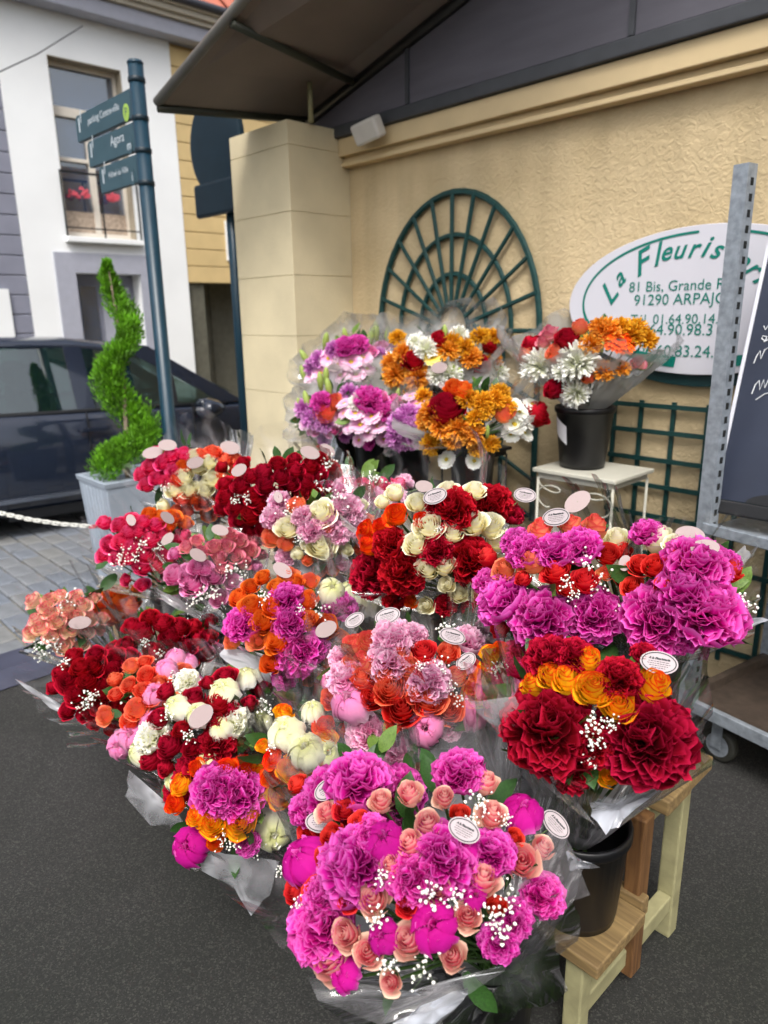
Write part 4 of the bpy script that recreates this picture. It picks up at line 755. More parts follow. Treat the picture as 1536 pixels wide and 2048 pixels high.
ROWS = {1: (-2.28, -2.08, 0.0), 2: (-1.93, -1.85, .28), 3: (-1.66, -1.57, .54)}
SEED = [0]
def bouquet(label, c, row, flowers, gyp=(), tags=(), leaves=8, wrap=0, hf=-.35, hb=.75, bk=None, ry=None, desc=None, flaps=(), fill=True, size=(.085, .108, .30), name='bouquet', group='wrapped bouquets on the stepped bench', sheet2=True, bushy=True):
    SEED[0] += 1; sd = SEED[0]; rn = random.Random(sd * 77); nr = np.random.RandomState(sd)
    cx, cy, Rpx = c
    if row in ROWS: py, by, bz = ROWS[row]
    else: py, by, bz = row
    Cb = atpl(cx, cy, FW.o + FW.Y * py, FW.Y); d0 = depth_of(Cb); R = Rpx * d0 / FPX
    l = FW.loc(Cb); bxy = None; by = max(by, -2.08)
    if bk is None:
        for (x, y, z, o) in BUCKETS:
            if abs(y - by) < .25 and abs(z - bz) < .05 and (x - l[0]) ** 2 + (y - by) ** 2 < .19 ** 2: bxy = (x, y); break
        if bxy is None: bxy = (min(l[0] + rn.uniform(-.01, .01), .44), by); bucket(bxy[0], bxy[1], bz, 'black bucket holding the ' + ' '.join((desc or label).split()[:12]), size)
    else: bxy = bk
    bind = FW.p(bxy[0], bxy[1], bz + size[2] - .03)
    ax = Cb - bind; Lb = np.linalg.norm(ax); ax = ax / Lb
    root = bpy.data.objects.new(name, None); COL.objects.link(root); root.location = bind; root.empty_display_size = .03
    tag(root, label, 'bouquet', group)
    heads = []
    orig = list(flowers); base_ = [q for q in flowers if q[0] not in ('lily_bud', 'gerbera', 'peony_bud')] or list(flowers); flowers = list(flowers)
    for _ in range(260 if fill else 0):
        a = rn.uniform(0, 6.28); rr_ = sqrt(rn.random()) * Rpx * .97; q = rn.choice(base_); fx, fy, fd = cx + rr_ * cos(a), cy + rr_ * sin(a) * .92, min(q[4], .5 * Rpx) * rn.uniform(.72, .92)
        if fy > min(g_[3] for g_ in orig) and sum((fx - g_[2]) ** 2 + (fy - g_[3]) ** 2 < (.95 * (fd + g_[4])) ** 2 for g_ in orig) >= (3 if fill == 3 or wrap == 'grey' else 2) and all((fx - g_[2]) ** 2 + (fy - g_[3]) ** 2 > (.41 * (fd + g_[4])) ** 2 for g_ in flowers) and all((fx - t_[0]) ** 2 + (fy - t_[1]) ** 2 > 25 ** 2 for t_ in gyp[::3]): flowers.append((q[0], q[1], fx, fy, fd))
    # heads
    for q in flowers:
        kind, colr, x, y, dpx = q; r = ray(x, y); rl = np.linalg.norm(r); rd = r / rl; oc = CAM - Cb; b = rd @ oc; disc = b * b - (oc @ oc - R * R)
        t = -b - sqrt(disc) if disc > 0 else -b
        p = CAM + rd * t; dep = depth_of(p); dm = dpx * dep / FPX * (1.12 if 'peony' in kind else 1.24)
        nrm = p - (Cb - ax * R * .9); nrm /= np.linalg.norm(nrm); tocam = CAM - p; tocam /= np.linalg.norm(tocam)
        nv = nrm * .60 + tocam * .16 + np.array([0, 0, .26]) + nr.normal(size=3) * .12; nv /= np.linalg.norm(nv)
        sc = dm
        if kind == 'lily_bud': nv = nrm * .4 + np.array([0, 0, .9]) + nr.normal(size=3) * .15; nv /= np.linalg.norm(nv)
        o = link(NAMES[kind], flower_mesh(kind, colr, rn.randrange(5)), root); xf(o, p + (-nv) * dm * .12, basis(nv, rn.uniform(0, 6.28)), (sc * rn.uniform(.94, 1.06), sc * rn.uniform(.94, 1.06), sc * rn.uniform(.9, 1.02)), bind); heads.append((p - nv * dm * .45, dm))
    # stems: one joined bundle, too thin to pick apart
    sm = MB(); low = bind - np.array([0, 0, .12])
    for p, dm in heads:
        e = low + np.array([rn.uniform(-.04, .04), rn.uniform(-.04, .04), 0]); nk = bind + nr.normal(size=3) * .012; mid = p * .5 + nk * .5; sm.tube([p - bind, mid - bind, nk - bind, e - bind], [.0028, .0032, .0032, .0032], 5, False)
    tag(sm.build('stem_bundle', M['stem'], root, smooth=True), kind='stuff')
    # leaves below and between the heads
    for i in range(leaves + (10 if bushy else 0)):
        inner = i >= leaves
        th = rn.uniform(.2, 1.5) if inner else rn.uniform(1.0, 1.75); ph = rn.uniform(0, 6.28); bs = basis(ax); dv = bs @ np.array([sin(th) * cos(ph), sin(th) * sin(ph), cos(th)])
        p = Cb + dv * R * (rn.uniform(.35, .62) if inner else rn.uniform(.6, .85)) - ax * R * .12; o = link('leaf', LEAF[rn.random() < .25], root)
        yv = dv + nr.normal(size=3) * .4; yv /= np.linalg.norm(yv); zv = np.cross(yv, nr.normal(size=3)); zv /= np.linalg.norm(zv); zv = zv if zv @ (CAM - p) > 0 else -zv; xv = np.cross(yv, zv); s = rn.uniform(.055, .085)
        xf(o, p, np.array([xv, yv, zv]).T, s, bind)
    for gq in gyp:
        x, y = gq[:2]; s = .74 * (gq[2] if len(gq) > 2 else 26) * d0 / FPX; r = ray(x, y); rl = np.linalg.norm(r); rd = r / rl; oc = CAM - Cb; b = rd @ oc; disc = b * b - (oc @ oc - R * R); t = -b - sqrt(max(0, disc)); p = CAM + rd * (t - .02)
        nv = (p - bind) / np.linalg.norm(p - bind) + (CAM - p) * .3; o = tag(link('babys_breath', GYP[rn.randrange(5)], root), kind='stuff'); xf(o, p, basis(nv, rn.uniform(0, 6)), s, bind)
    # film wrap
    fdir = (CAM - Cb); fdir[2] = 0; fdir /= np.linalg.norm(fdir); bs = basis(ax); fa = atan2(fdir @ bs[:, 1], fdir @ bs[:, 0])
    for sh in range(2 if (row == 1 or sheet2 and bz < .5 and d0 < 1.9) else 1):
        nphi, nt = 96, 9; mb = MB(); ph1 = rn.uniform(0, 6); cor = rn.choice([4, 5]); vs = []; uv = []
        k1, k2, k3 = rn.uniform(0, 6), rn.uniform(0, 6), rn.uniform(0, 6)
        for j in range(nt):
            for i in range(nphi):
                a = 2 * pi * i / nphi; bb_ = (1 - cos(a - fa)) / 2; saw = abs(((a - ph1) * cor / (2 * pi)) % 1 - .5) * 2
                send = Lb + R * (hf + (hb - hf) * bb_ ** 1.2 + .30 * saw ** 2.2 + .07 * sin(5 * a + k1) + (.12 if sh else 0) + .03 * sin(11 * a + k2))
                t = j / (nt - 1); s = send * t; rr_ = .034 + (R * (1.10 + .05 * sh) - .034) * min(1.35, s / Lb) ** .9
                rr_ *= 1 + (.07 * abs(sin(4.5 * a + k2 + .8 * t)) + .05 * abs(sin(8 * a + k3 - 1.1 * t)) + .025 * sin(19 * a + k1 + 3 * t) - .06) * min(1, t * 1.6); rr_ += .10 * R * saw ** 3 * t * t
                dv = bs[:, 0] * cos(a) + bs[:, 1] * sin(a); vs.append(ax * (s - .02) + dv * rr_ + nr.normal(size=3) * .007 * R * min(1, 2 * t)); uv.append((i / nphi * 6, t))
        fs = [(j * nphi + i, j * nphi + (i + 1) % nphi, (j + 1) * nphi + (i + 1) % nphi, (j + 1) * nphi + i) for j in range(nt - 1) for i in range(nphi)]
        mb.add(vs, fs, uv); mt = CELLO_GREY if wrap == 'grey' else CELLO[(wrap + sh) % 3 if isinstance(wrap, int) else 0]
        mb.build('cellophane_wrap', mt, root, smooth=True)
    for fi, (fk_, fp_) in enumerate(flaps):
        mb = MB(); cxx, cyy = sum(q[0] for q in fp_) / len(fp_), sum(q[1] for q in fp_) / len(fp_); dd_ = d0 - R * .55; vs = []; nn = len(fp_) * 3; outl = []
        for i in range(len(fp_)):
            a_, b_ = np.array(fp_[i], float), np.array(fp_[(i + 1) % len(fp_)], float)
            for k in range(3): outl.append(a_ + (b_ - a_) * k / 3 + (nr.normal(size=2) * 2 if k else 0))
        for f_ in (1, .62): vs += [at(*(np.array([cxx, cyy]) + (q - [cxx, cyy]) * f_), dd_ + nr.normal() * .008) - bind for q in outl]
        vs.append(at(cxx, cyy, dd_ + .01) - bind)
        mb.add(vs, [(i, (i + 1) % nn, nn + (i + 1) % nn, nn + i) for i in range(nn)] + [(nn + i, nn + (i + 1) % nn, 2 * nn) for i in range(nn)], [(.6, .7)] * len(vs)); mb.build('film_flap', FLAP[fk_], root, smooth=True)
    for (x, y, wpx, ang, face) in tags:
        r = ray(x, y); rd = r / np.linalg.norm(r); oc = CAM - Cb; b = rd @ oc; disc = b * b - (oc @ oc - R * R); t = (-b - sqrt(disc) if disc > 0 else -b) - .035; p = CAM + rd * t; s = wpx / 2 * depth_of(p) / FPX
        nz_ = CAM - p; nz_ = nz_ / np.linalg.norm(nz_) + np.array([nr.normal() * .25, nr.normal() * .1, .35 + nr.normal() * .15]); nz_ /= np.linalg.norm(nz_); a = radians(-ang); xr = _R * cos(a) + _U * sin(a); xr = xr - nz_ * (xr @ nz_); xr /= np.linalg.norm(xr); up_ = np.cross(nz_, xr)
        o = link('oval_label', TAGF if face else TAGB, root); xf(o, p, np.array([xr, -nz_, up_]).T, (s, 1, s), bind)
        if face: q = link('label_print', TAGP, o); q.location = (0, 0.0115, 0)
        pk = MB().tube([p - bind, (Cb - ax * R * .5) - bind], .0012, 5, False).build('label_pick', M['gypstem'], root)
    return root

def F(kind, colr, *xyz): return [(kind, colr) + t for t in xyz]
# ---- row on the ground, from the front backwards
bouquet('large front bouquet of magenta peonies and blush roses nearest the camera', (845, 1745, 262), 1,
    F('peony', 'magenta', (642, 1850, 118), (698, 1725, 135), (893, 1712, 118), (985, 1700, 84), (918, 1537, 88), (820, 1752, 88), (640, 1790, 70), (740, 1660, 66)) +
    F('peony_bud', 'magenta', (768, 1680, 76), (1045, 1622, 74), (866, 1850, 94), (766, 1872, 60), (605, 1716, 86), (950, 1792, 44), (686, 1948, 62), (930, 1690, 50)) +
    F('tallrose', 'blush', (745, 1795, 62), (692, 1868, 60), (660, 1918, 80), (735, 1903, 56), (815, 1878, 62), (935, 1830, 55), (965, 1755, 66), (1043, 1722, 74), (985, 1625, 56), (818, 1685, 56), (780, 1728, 46), (855, 1645, 58), (888, 1592, 46), (972, 1562, 50), (762, 1600, 46)) +
    F('rose', 'red', (588, 1776, 52), (625, 1782, 56), (650, 1712, 46), (662, 1668, 48), (722, 1640, 46)),
    [(605, 1808, 34), (752, 1838, 34), (862, 1788, 40), (908, 1802, 36), (985, 1832, 36), (1012, 1800, 34), (962, 1604, 40), (935, 1642, 34), (782, 1932, 34), (850, 1942, 36), (1000, 1862, 36), (760, 1760, 30), (560, 1740, 24), (1010, 1640, 26)],
    [(928, 1660, 68, 28, 1), (1112, 1648, 62, 55, 1)], leaves=16, fill=3, flaps=[(0, [(612, 1950), (720, 1992), (880, 1982), (1004, 1930), (1010, 1942), (900, 2010), (760, 2050), (636, 2000)]), (2, [(772, 2056), (840, 2012), (936, 1976), (926, 2002), (862, 2060)]), (2, [(1132, 1702), (1150, 1712), (1200, 1735), (1140, 1742)]), (0, [(1060, 1700), (1120, 1650), (1180, 1790), (1040, 1830), (960, 1870)])], wrap=1, hf=-.5, hb=.7)
bouquet('magenta peony and red rose bouquet directly behind the large front bouquet', (700, 1585, 125), 1,
    F('peony', 'magenta', (652, 1592, 96), (716, 1570, 92), (800, 1585, 98), (612, 1612, 66), (760, 1560, 60)) + F('rose', 'red', (690, 1650, 46), (735, 1612, 44), (640, 1650, 48), (612, 1660, 40)) + F('tallrose', 'blush', (768, 1592, 48), (830, 1560, 40)),
    [(700, 1620, 24)], [(643, 1643, 66, 4, 1), (655, 1578, 58, -38, 1)], wrap=2, hb=.5)
bouquet('orange rose and magenta peony bouquet with one white peony bud at its side', (455, 1600, 112), (-2.33, -2.22, 0),
    F('peony_bud', 'magenta', (378, 1692, 72)) + F('rose', 'bicolor', (392, 1630, 48), (422, 1645, 54), (478, 1645, 62), (500, 1620, 40)) + F('peony', 'magenta', (424, 1580, 84), (478, 1590, 88), (440, 1555, 50)) + F('rose', 'flame', (450, 1538, 48), (488, 1532, 48), (520, 1590, 44)) + F('peony_bud', 'white', (548, 1662, 78)),
    [(470, 1690, 28), (505, 1700, 26), (440, 1680, 20)], leaves=12, flaps=[(1, [(396, 1700), (450, 1708), (560, 1722), (540, 1790), (502, 1832), (470, 1780), (404, 1742)])], wrap=1, hf=-.6)
bouquet('white peony and yellow-orange rose bouquet in the middle of the ground row', (612, 1500, 98), (-2.2, -2.18, 0),
    F('peony_bud', 'white', (570, 1462, 66), (655, 1506, 56), (625, 1420, 44)) + F('peony_bud', 'white', (612, 1500, 72)) + F('rose', 'bicolor', (578, 1534, 48), (605, 1556, 50), (560, 1592, 56), (640, 1526, 40), (568, 1424, 42), (652, 1475, 44)) + F('rose', 'flame', (648, 1448, 42), (612, 1592, 56), (585, 1570, 36), (650, 1550, 40)),
    [(530, 1420, 28), (545, 1490, 22)], wrap=0)
bouquet('white ranunculus and crimson rose bouquet with a dark red peony in front', (410, 1455, 128), 1,
    F('peony', 'white', (472, 1440, 60), (302, 1468, 62)) + F('peony_bud', 'white', (352, 1412, 48), (447, 1382, 58), (490, 1352, 46), (520, 1442, 50), (282, 1502, 56), (395, 1428, 50), (415, 1524, 52), (440, 1455, 46), (345, 1562, 36)) +
    F('rose', 'crimson', (335, 1488, 52), (298, 1514, 50), (388, 1392, 44), (437, 1402, 50), (315, 1432, 44), (428, 1440, 40), (450, 1350, 46), (525, 1366, 46), (500, 1482, 52), (460, 1412, 36)) + F('peony', 'crimson', (386, 1545, 82), (432, 1492, 62), (352, 1582, 50), (480, 1490, 50)),
    [(412, 1540, 28), (385, 1572, 26), (340, 1430, 24), (525, 1412, 30), (490, 1442, 24), (378, 1470, 22)], [(402, 1432, 56, -50, 0)], flaps=[(1, [(258, 1540), (330, 1602), (372, 1650), (302, 1652), (250, 1592)])], wrap=0, hf=-.5)
bouquet('coral rose and pale pink peony bouquet left of the white ranunculus', (298, 1402, 100), (-2.32, -2.2, 0),
    F('rose', 'peach', (270, 1415, 48), (335, 1402, 44), (370, 1342, 40)) + F('rose', 'coral', (300, 1392, 40), (320, 1365, 42), (285, 1378, 36), (258, 1440, 36)) + F('peony_bud', 'lpink', (240, 1490, 54), (264, 1470, 54), (310, 1386, 46), (382, 1365, 46), (300, 1440, 42), (330, 1336, 42), (376, 1322, 38), (350, 1312, 38)), [(345, 1355, 20)], wrap=2, hf=-.55)
bouquet('dark red rose bouquet with small white filler at the near left corner', (205, 1362, 108), (-2.33, -2.2, 0),
    F('rose', 'crimson', (135, 1360, 46), (150, 1388, 46), (185, 1330, 44), (175, 1360, 44), (202, 1386, 46), (240, 1412, 46), (225, 1342, 44), (160, 1332, 42), (215, 1372, 40), (250, 1376, 46), (118, 1345, 38), (195, 1412, 38), (262, 1345, 40), (145, 1310, 36), (230, 1312, 38), (275, 1392, 36), (190, 1305, 36)),
    [(175, 1398, 26), (236, 1385, 28), (190, 1390, 22), (130, 1322, 22), (165, 1410, 20)], flaps=[(1, [(30, 1358), (60, 1372), (130, 1420), (200, 1446), (250, 1452), (180, 1456), (100, 1416)])], wrap=0, hf=-.6, hb=.9)
bouquet('dark red rose bouquet behind the near left corner one', (325, 1275, 108), (-2.1, -2.08, 0),
    F('rose', 'crimson', (250, 1290, 44), (285, 1262, 44), (310, 1302, 46), (280, 1330, 46), (340, 1272, 46), (325, 1242, 42), (370, 1292, 46), (360, 1250, 42), (262, 1250, 40), (395, 1274, 46), (412, 1302, 40), (300, 1230, 36), (345, 1316, 42), (225, 1298, 38), (310, 1335, 38), (388, 1250, 36), (255, 1315, 36), (420, 1270, 34)),
    [(320, 1312, 24), (282, 1352, 22), (255, 1340, 22), (290, 1285, 16)], wrap=2)
bouquet('peach and pink spray rose bouquet at the far left end', (128, 1232, 82), (-2.28, -2.18, 0),
    F('spray_rose', 'spray', (90, 1215, 34), (112, 1240, 36), (132, 1210, 34), (152, 1230, 34), (80, 1254, 36), (106, 1266, 36), (142, 1256, 36), (162, 1206, 34), (60, 1262, 34), (178, 1236, 32), (120, 1188, 30), (150, 1190, 30), (126, 1290, 40), (98, 1196, 30), (172, 1262, 32), (70, 1236, 30), (100, 1226, 30), (140, 1232, 28)), [(70, 1292, 34), (92, 1284, 32), (80, 1312, 34), (136, 1202, 26), (112, 1292, 26)], [(160, 1245, 42, -20, 0)], leaves=10, wrap=0, hf=-.6)
bouquet('bright orange rose bouquet between the spray roses and the dark red roses', (235, 1205, 58), (-2.05, -2.05, 0), F('rose', 'orange', (205, 1196, 40), (235, 1196, 42), (262, 1206, 44), (215, 1230, 40), (246, 1180, 38), (266, 1184, 34), (190, 1212, 36), (240, 1224, 38), (220, 1176, 32)), wrap=0)

q_ = FW.loc(atz(1150, 1812, .28)); bucket(q_[0], q_[1], .28, 'black bucket standing on the lower step under the two big red peonies', (.088, .108, .235))
# ---- row on the lower step
bouquet('two big red peonies with yellow-orange roses at the right end', (1190, 1408, 165), 2,
    F('peony', 'redp', (1102, 1452, 156), (1288, 1472, 158), (1238, 1350, 78), (1096, 1312, 84), (1150, 1305, 66)) + F('tallrose', 'bicolor', (1065, 1365, 48), (1100, 1346, 56), (1132, 1352, 60), (1176, 1314, 52), (1236, 1408, 66), (1310, 1366, 68)) + F('rose', 'bicolor', (1186, 1370, 72)),
    [(1190, 1452, 36), (1196, 1486, 34), (1222, 1452, 28), (1180, 1520, 26)], [(1318, 1325, 72, 18, 1)], leaves=34, size=(.088, .108, .235), flaps=[(2, [(1178, 1602), (1226, 1606), (1312, 1560), (1326, 1576), (1246, 1640), (1212, 1670), (1182, 1632)]), (0, [(938, 1402), (1030, 1392), (1062, 1480), (1192, 1652), (1100, 1580), (1000, 1472)])], wrap=1, bk=tuple(FW.loc(atz(1150, 1812, .28))[:2]), hf=-.15, hb=.5)
bouquet('fuchsia peony bouquet with orange-yellow roses behind the two big red peonies', (1010, 1345, 92), (-1.86, -1.84, .28),
    F('tallrose', 'bicolor', (985, 1310, 50), (966, 1346, 46), (952, 1386, 58)) + F('rose', 'flame', (1005, 1296, 36)) + F('peony', 'fuchsia', (1032, 1345, 84), (1008, 1386, 74), (1072, 1306, 74), (1040, 1300, 56)), [(1005, 1332, 26), (990, 1342, 22)], wrap=0)
bouquet('pale pink peony and coral rose bouquet in the centre of the display', (800, 1362, 158), (-2.0, -1.86, .28),
    F('peony', 'lpink', (780, 1272, 78), (690, 1350, 72), (940, 1276, 60)) + F('peony', 'lpink', (772, 1318, 78), (855, 1356, 84), (680, 1310, 44), (826, 1268, 48)) + F('peony_bud', 'lpink', (700, 1402, 76), (850, 1455, 72), (946, 1418, 76), (660, 1360, 40)) +
    F('rose', 'red', (845, 1300, 58), (742, 1392, 56), (802, 1412, 72)) + F('rose', 'coral', (895, 1302, 46), (778, 1374, 62), (856, 1396, 62), (896, 1416, 64), (722, 1352, 46), (664, 1388, 52), (770, 1345, 40), (830, 1385, 40)) + F('tallrose', 'salmon', (705, 1290, 48), (736, 1280, 48), (726, 1322, 48), (800, 1310, 42), (816, 1330, 44), (700, 1320, 38)),
    [(880, 1340, 34), (902, 1372, 30), (916, 1402, 28), (890, 1252, 30), (840, 1330, 20)], [(775, 1232, 52, -16, 1), (709, 1240, 42, -32, 1), (905, 1272, 54, 12, 1), (932, 1322, 46, -42, 1)], leaves=16, flaps=[(1, [(690, 1425), (720, 1480), (760, 1500), (700, 1548), (688, 1490)]), (0, [(740, 1470), (800, 1500), (880, 1490), (905, 1470), (862, 1560), (790, 1562), (720, 1530)])], wrap=2, hf=-.6, hb=.9)
bouquet('tangerine rose and magenta peony bouquet left of the pale pink centre', (575, 1245, 128), (-2.0, -1.86, .28),
    F('rose', 'orange', (501, 1207, 46), (524, 1241, 50), (552, 1280, 54), (546, 1210, 47), (614, 1196, 45), (612, 1237, 47), (651, 1250, 50), (556, 1170, 40), (476, 1192, 42), (590, 1160, 36)) + F('peony', 'magenta', (570, 1193, 62), (577, 1242, 60), (597, 1300, 86), (630, 1290, 50)) + F('peony', 'magenta', (484, 1242, 66), (681, 1210, 60)) + F('peony_bud', 'white', (663, 1180, 52), (733, 1197, 60), (700, 1180, 44)) + F('rose', 'peach', (577, 1150, 44), (620, 1160, 34)),
    [(642, 1214, 28), (526, 1190, 26), (600, 1215, 18)], [(652, 1258, 46, -30, 0), (565, 1140, 42, 35, 0)], leaves=12, flaps=[(1, [(448, 1290), (540, 1322), (602, 1350), (560, 1372), (480, 1342), (440, 1312)])], wrap=1, hf=-.6, hb=.9)
bouquet('lilac pink rose bouquet with dusty pink spray roses behind', (425, 1120, 104), (-1.93, -1.84, .28),
    F('rose', 'pink', (382, 1166, 50), (425, 1150, 44), (370, 1146, 40), (346, 1146, 44), (396, 1130, 40), (410, 1134, 32), (465, 1160, 32)) + F('spray_rose', 'dusty', (450, 1090, 34), (480, 1080, 34), (440, 1112, 32), (500, 1100, 34), (425, 1090, 32), (470, 1110, 34), (490, 1122, 32), (510, 1080, 32), (460, 1066, 30), (445, 1132, 28), (405, 1100, 30)), [(405, 1186, 32), (385, 1196, 28), (430, 1180, 28), (456, 1140, 28), (480, 1145, 26)], [(396, 1110, 36, 20, 0), (440, 1060, 34, 10, 0)], leaves=14, flaps=[(0, [(300, 1170), (380, 1210), (424, 1232), (400, 1242), (328, 1202)])], wrap=2, hf=-.7)
bouquet('hot pink rose bouquet with orange roses on top beside the planter', (290, 1085, 100), (-1.98, -1.86, .28),
    F('rose', 'hotpink', (215, 1085, 36), (240, 1080, 36), (262, 1090, 36), (205, 1106, 34), (236, 1046, 32), (275, 1060, 36), (300, 1076, 36), (255, 1112, 34), (290, 1106, 36), (310, 1126, 40), (285, 1130, 40), (340, 1106, 36), (350, 1086, 34), (325, 1066, 34), (310, 1046, 32), (370, 1070, 34), (395, 1080, 34), (265, 1036, 34), (330, 1100, 32), (365, 1100, 32), (230, 1112, 30), (255, 1060, 30), (285, 1040, 28)) + F('rose', 'orange', (320, 1030, 34), (345, 1030, 34), (298, 1026, 32), (370, 1042, 32), (335, 1050, 30)), [(245, 1100, 24), (270, 1112, 24), (285, 1086, 24), (240, 1126, 26), (320, 1090, 20)], [(335, 1078, 30, -50, 0), (335, 1035, 32, 20, 0), (262, 1040, 26, 70, 0)], leaves=12, wrap=2, hf=-.6)

# ---- row on the upper step
bouquet('magenta peony bouquet with red roses at the right end of the upper step', (1372, 1180, 112), 3,
    F('peony', 'magenta', (1320, 1238, 122), (1422, 1212, 136), (1396, 1122, 108), (1372, 1176, 100), (1290, 1060, 56), (1452, 1120, 50), (1360, 1262, 70)) + F('rose', 'red', (1335, 1174, 52), (1310, 1130, 50), (1280, 1125, 48), (1365, 1116, 42), (1460, 1135, 52)) + F('rose', 'cream', (1320, 1072, 62), (1350, 1082, 44)), [(1486, 1200, 36), (1490, 1224, 30)], [(1250, 1126, 36, -80, 0), (1380, 1070, 56, 15, 0), (1410, 1095, 54, 10, 0)], leaves=10, flaps=[(1, [(1440, 1132), (1490, 1090), (1502, 1110), (1462, 1162)]), (2, [(1482, 1236), (1540, 1240), (1492, 1262)])], wrap=0, hf=-.5, hb=.8)
bouquet('magenta peony bouquet with peach and red roses in the middle of the upper step', (1110, 1160, 158), (-1.70, -1.58, .54),
    F('peony', 'magenta', (998, 1190, 94), (1050, 1094, 72), (1106, 1096, 72), (1156, 1086, 78), (1030, 1080, 50)) + F('peony', 'magenta', (1080, 1228, 104), (975, 1160, 56)) + F('peony', 'magenta', (1186, 1230, 96)) + F('rose', 'peach', (1005, 1136, 48), (1062, 1118, 52)) + F('tallrose', 'salmon', (1080, 1056, 46), (1140, 1046, 42), (1190, 1048, 50)) + F('rose', 'red', (1110, 1138, 52), (1170, 1156, 54), (1215, 1106, 50), (1246, 1098, 42), (1252, 1150, 46)) + F('rose', 'cream', (1232, 1072, 48)),
    [(1170, 1120, 34), (1202, 1166, 30), (1132, 1160, 28), (1240, 1212, 28), (1150, 1190, 22)], [(1112, 1034, 56, 0, 1), (1155, 1003, 58, -40, 0)], leaves=14, wrap=0, hf=-.5, hb=.8)
bouquet('crimson peony and cream rose bouquet in the centre of the upper step', (862, 1085, 152), (-1.72, -1.58, .54),
    F('peony', 'crimson', (740, 1145, 80), (800, 1142, 78), (945, 1115, 88), (902, 1015, 82), (985, 1000, 76), (772, 1082, 62), (880, 1002, 52), (1020, 1022, 52), (940, 1145, 50)) + F('peony', 'crimson', (870, 1096, 58), (825, 1165, 40)) + F('rose', 'cream', (855, 1050, 62), (830, 1086, 50), (905, 1062, 46), (832, 1000, 40), (895, 975, 42), (950, 975, 42), (1006, 1000, 40)) + F('tallrose', 'cream', (945, 1040, 52), (980, 1046, 52), (852, 1136, 48), (888, 1126, 46), (996, 1076, 48)) + F('rose', 'flame', (730, 1060, 46), (736, 1086, 46), (790, 1025, 50), (760, 1050, 36), (842, 1036, 32)),
    [(1010, 1035, 26), (875, 1060, 16)], [(1050, 990, 46, 18, 1), (870, 992, 50, -12, 1), (848, 972, 36, 0, 0)], leaves=10, flaps=[(0, [(700, 1182), (860, 1187), (1000, 1150), (962, 1186), (840, 1202), (720, 1194)])], wrap=0, hf=-.55, hb=.7)
bouquet('pale pink peony and cream rose bouquet left of the crimson peonies', (635, 1048, 108), (-1.72, -1.58, .54),
    F('rose', 'cream', (640, 1086, 62), (638, 1023, 56), (572, 1053, 48), (655, 1105, 36)) + F('peony', 'lpink', (690, 1020, 62), (545, 1030, 48), (705, 1042, 56), (600, 1028, 40)) + F('peony', 'lpink', (620, 1056, 50), (662, 1050, 42), (556, 1000, 42), (680, 1065, 40)) + F('rose', 'peach', (540, 1072, 42), (590, 1008, 36), (656, 1052, 26), (570, 1085, 34)), [(670, 996, 32), (575, 1012, 26), (600, 1075, 18)], [(556, 994, 26, 70, 0), (775, 1006, 30, 60, 0)], leaves=10, flaps=[(0, [(528, 1100), (640, 1126), (722, 1112), (640, 1142), (560, 1128)])], wrap=2, hf=-.5)
bouquet('hot pink rose and pale pink peony bouquet at the back of the upper step', (722, 982, 90), (-1.42, -1.46, .54),
    F('rose', 'hotpink', (640, 985, 34), (702, 985, 40), (725, 965, 32), (765, 965, 34), (800, 965, 32), (660, 970, 32), (745, 975, 28), (690, 960, 28)) + F('peony', 'lpink', (682, 975, 46), (750, 990, 46), (795, 985, 46), (625, 975, 38), (812, 960, 32), (720, 1000, 44), (775, 1000, 36)), [(752, 956, 28), (715, 975, 16)], [(848, 974, 32, 0, 0)], wrap=0, bk=FW.loc(at(722, 1050, 2.3))[:2])
bouquet('deep red rose bouquet near the pier on the upper step', (555, 972, 128), (-1.66, -1.57, .54),
    F('rose', 'crimson', (450, 990, 40), (480, 970, 40), (506, 990, 42), (530, 965, 40), (470, 1012, 42), (500, 1026, 44), (545, 990, 38), (560, 950, 38), (590, 936, 38), (620, 930, 38), (640, 946, 38), (580, 965, 38), (612, 960, 38), (660, 930, 36), (525, 940, 38), (476, 1036, 42), (440, 1015, 36), (522, 1010, 38), (600, 985, 36), (556, 926, 34), (640, 915, 32), (672, 945, 32), (446, 965, 34), (565, 1000, 36), (625, 978, 34), (590, 915, 30), (500, 950, 34)), [(652, 926, 28), (640, 976, 26), (495, 1000, 22), (470, 1000, 18)], [(478, 940, 34, -40, 0), (620, 905, 40, 10, 0), (655, 900, 34, 30, 0)], leaves=10, wrap=2, hf=-.6, hb=.5)
bouquet('mixed hot pink, cream and coral rose bouquet farthest left on the upper step', (388, 948, 108), (-1.72, -1.58, .54),
    F('rose', 'hotpink', (300, 930, 36), (325, 920, 36), (346, 936, 36), (315, 952, 34), (280, 945, 32), (340, 906, 32), (365, 906, 32), (290, 966, 32), (310, 902, 30), (335, 960, 30)) + F('rose', 'cream', (366, 950, 38), (396, 930, 40), (420, 956, 38), (346, 976, 38), (376, 976, 38), (406, 976, 38), (386, 910, 34), (416, 920, 34), (440, 935, 32)) + F('rose', 'coral', (360, 992, 34), (406, 1002, 34), (440, 948, 32), (450, 916, 32), (425, 900, 32), (470, 916, 32), (482, 930, 32), (352, 958, 28), (400, 905, 28), (465, 940, 30)) + F('rose', 'orange', (386, 994, 36), (365, 930, 28)), [(330, 975, 18)], [(390, 925, 34, -20, 0), (305, 905, 40, -25, 0), (335, 890, 36, 0, 0), (460, 895, 40, 10, 0)], leaves=8, wrap=2, hf=-.5, hb=.45)

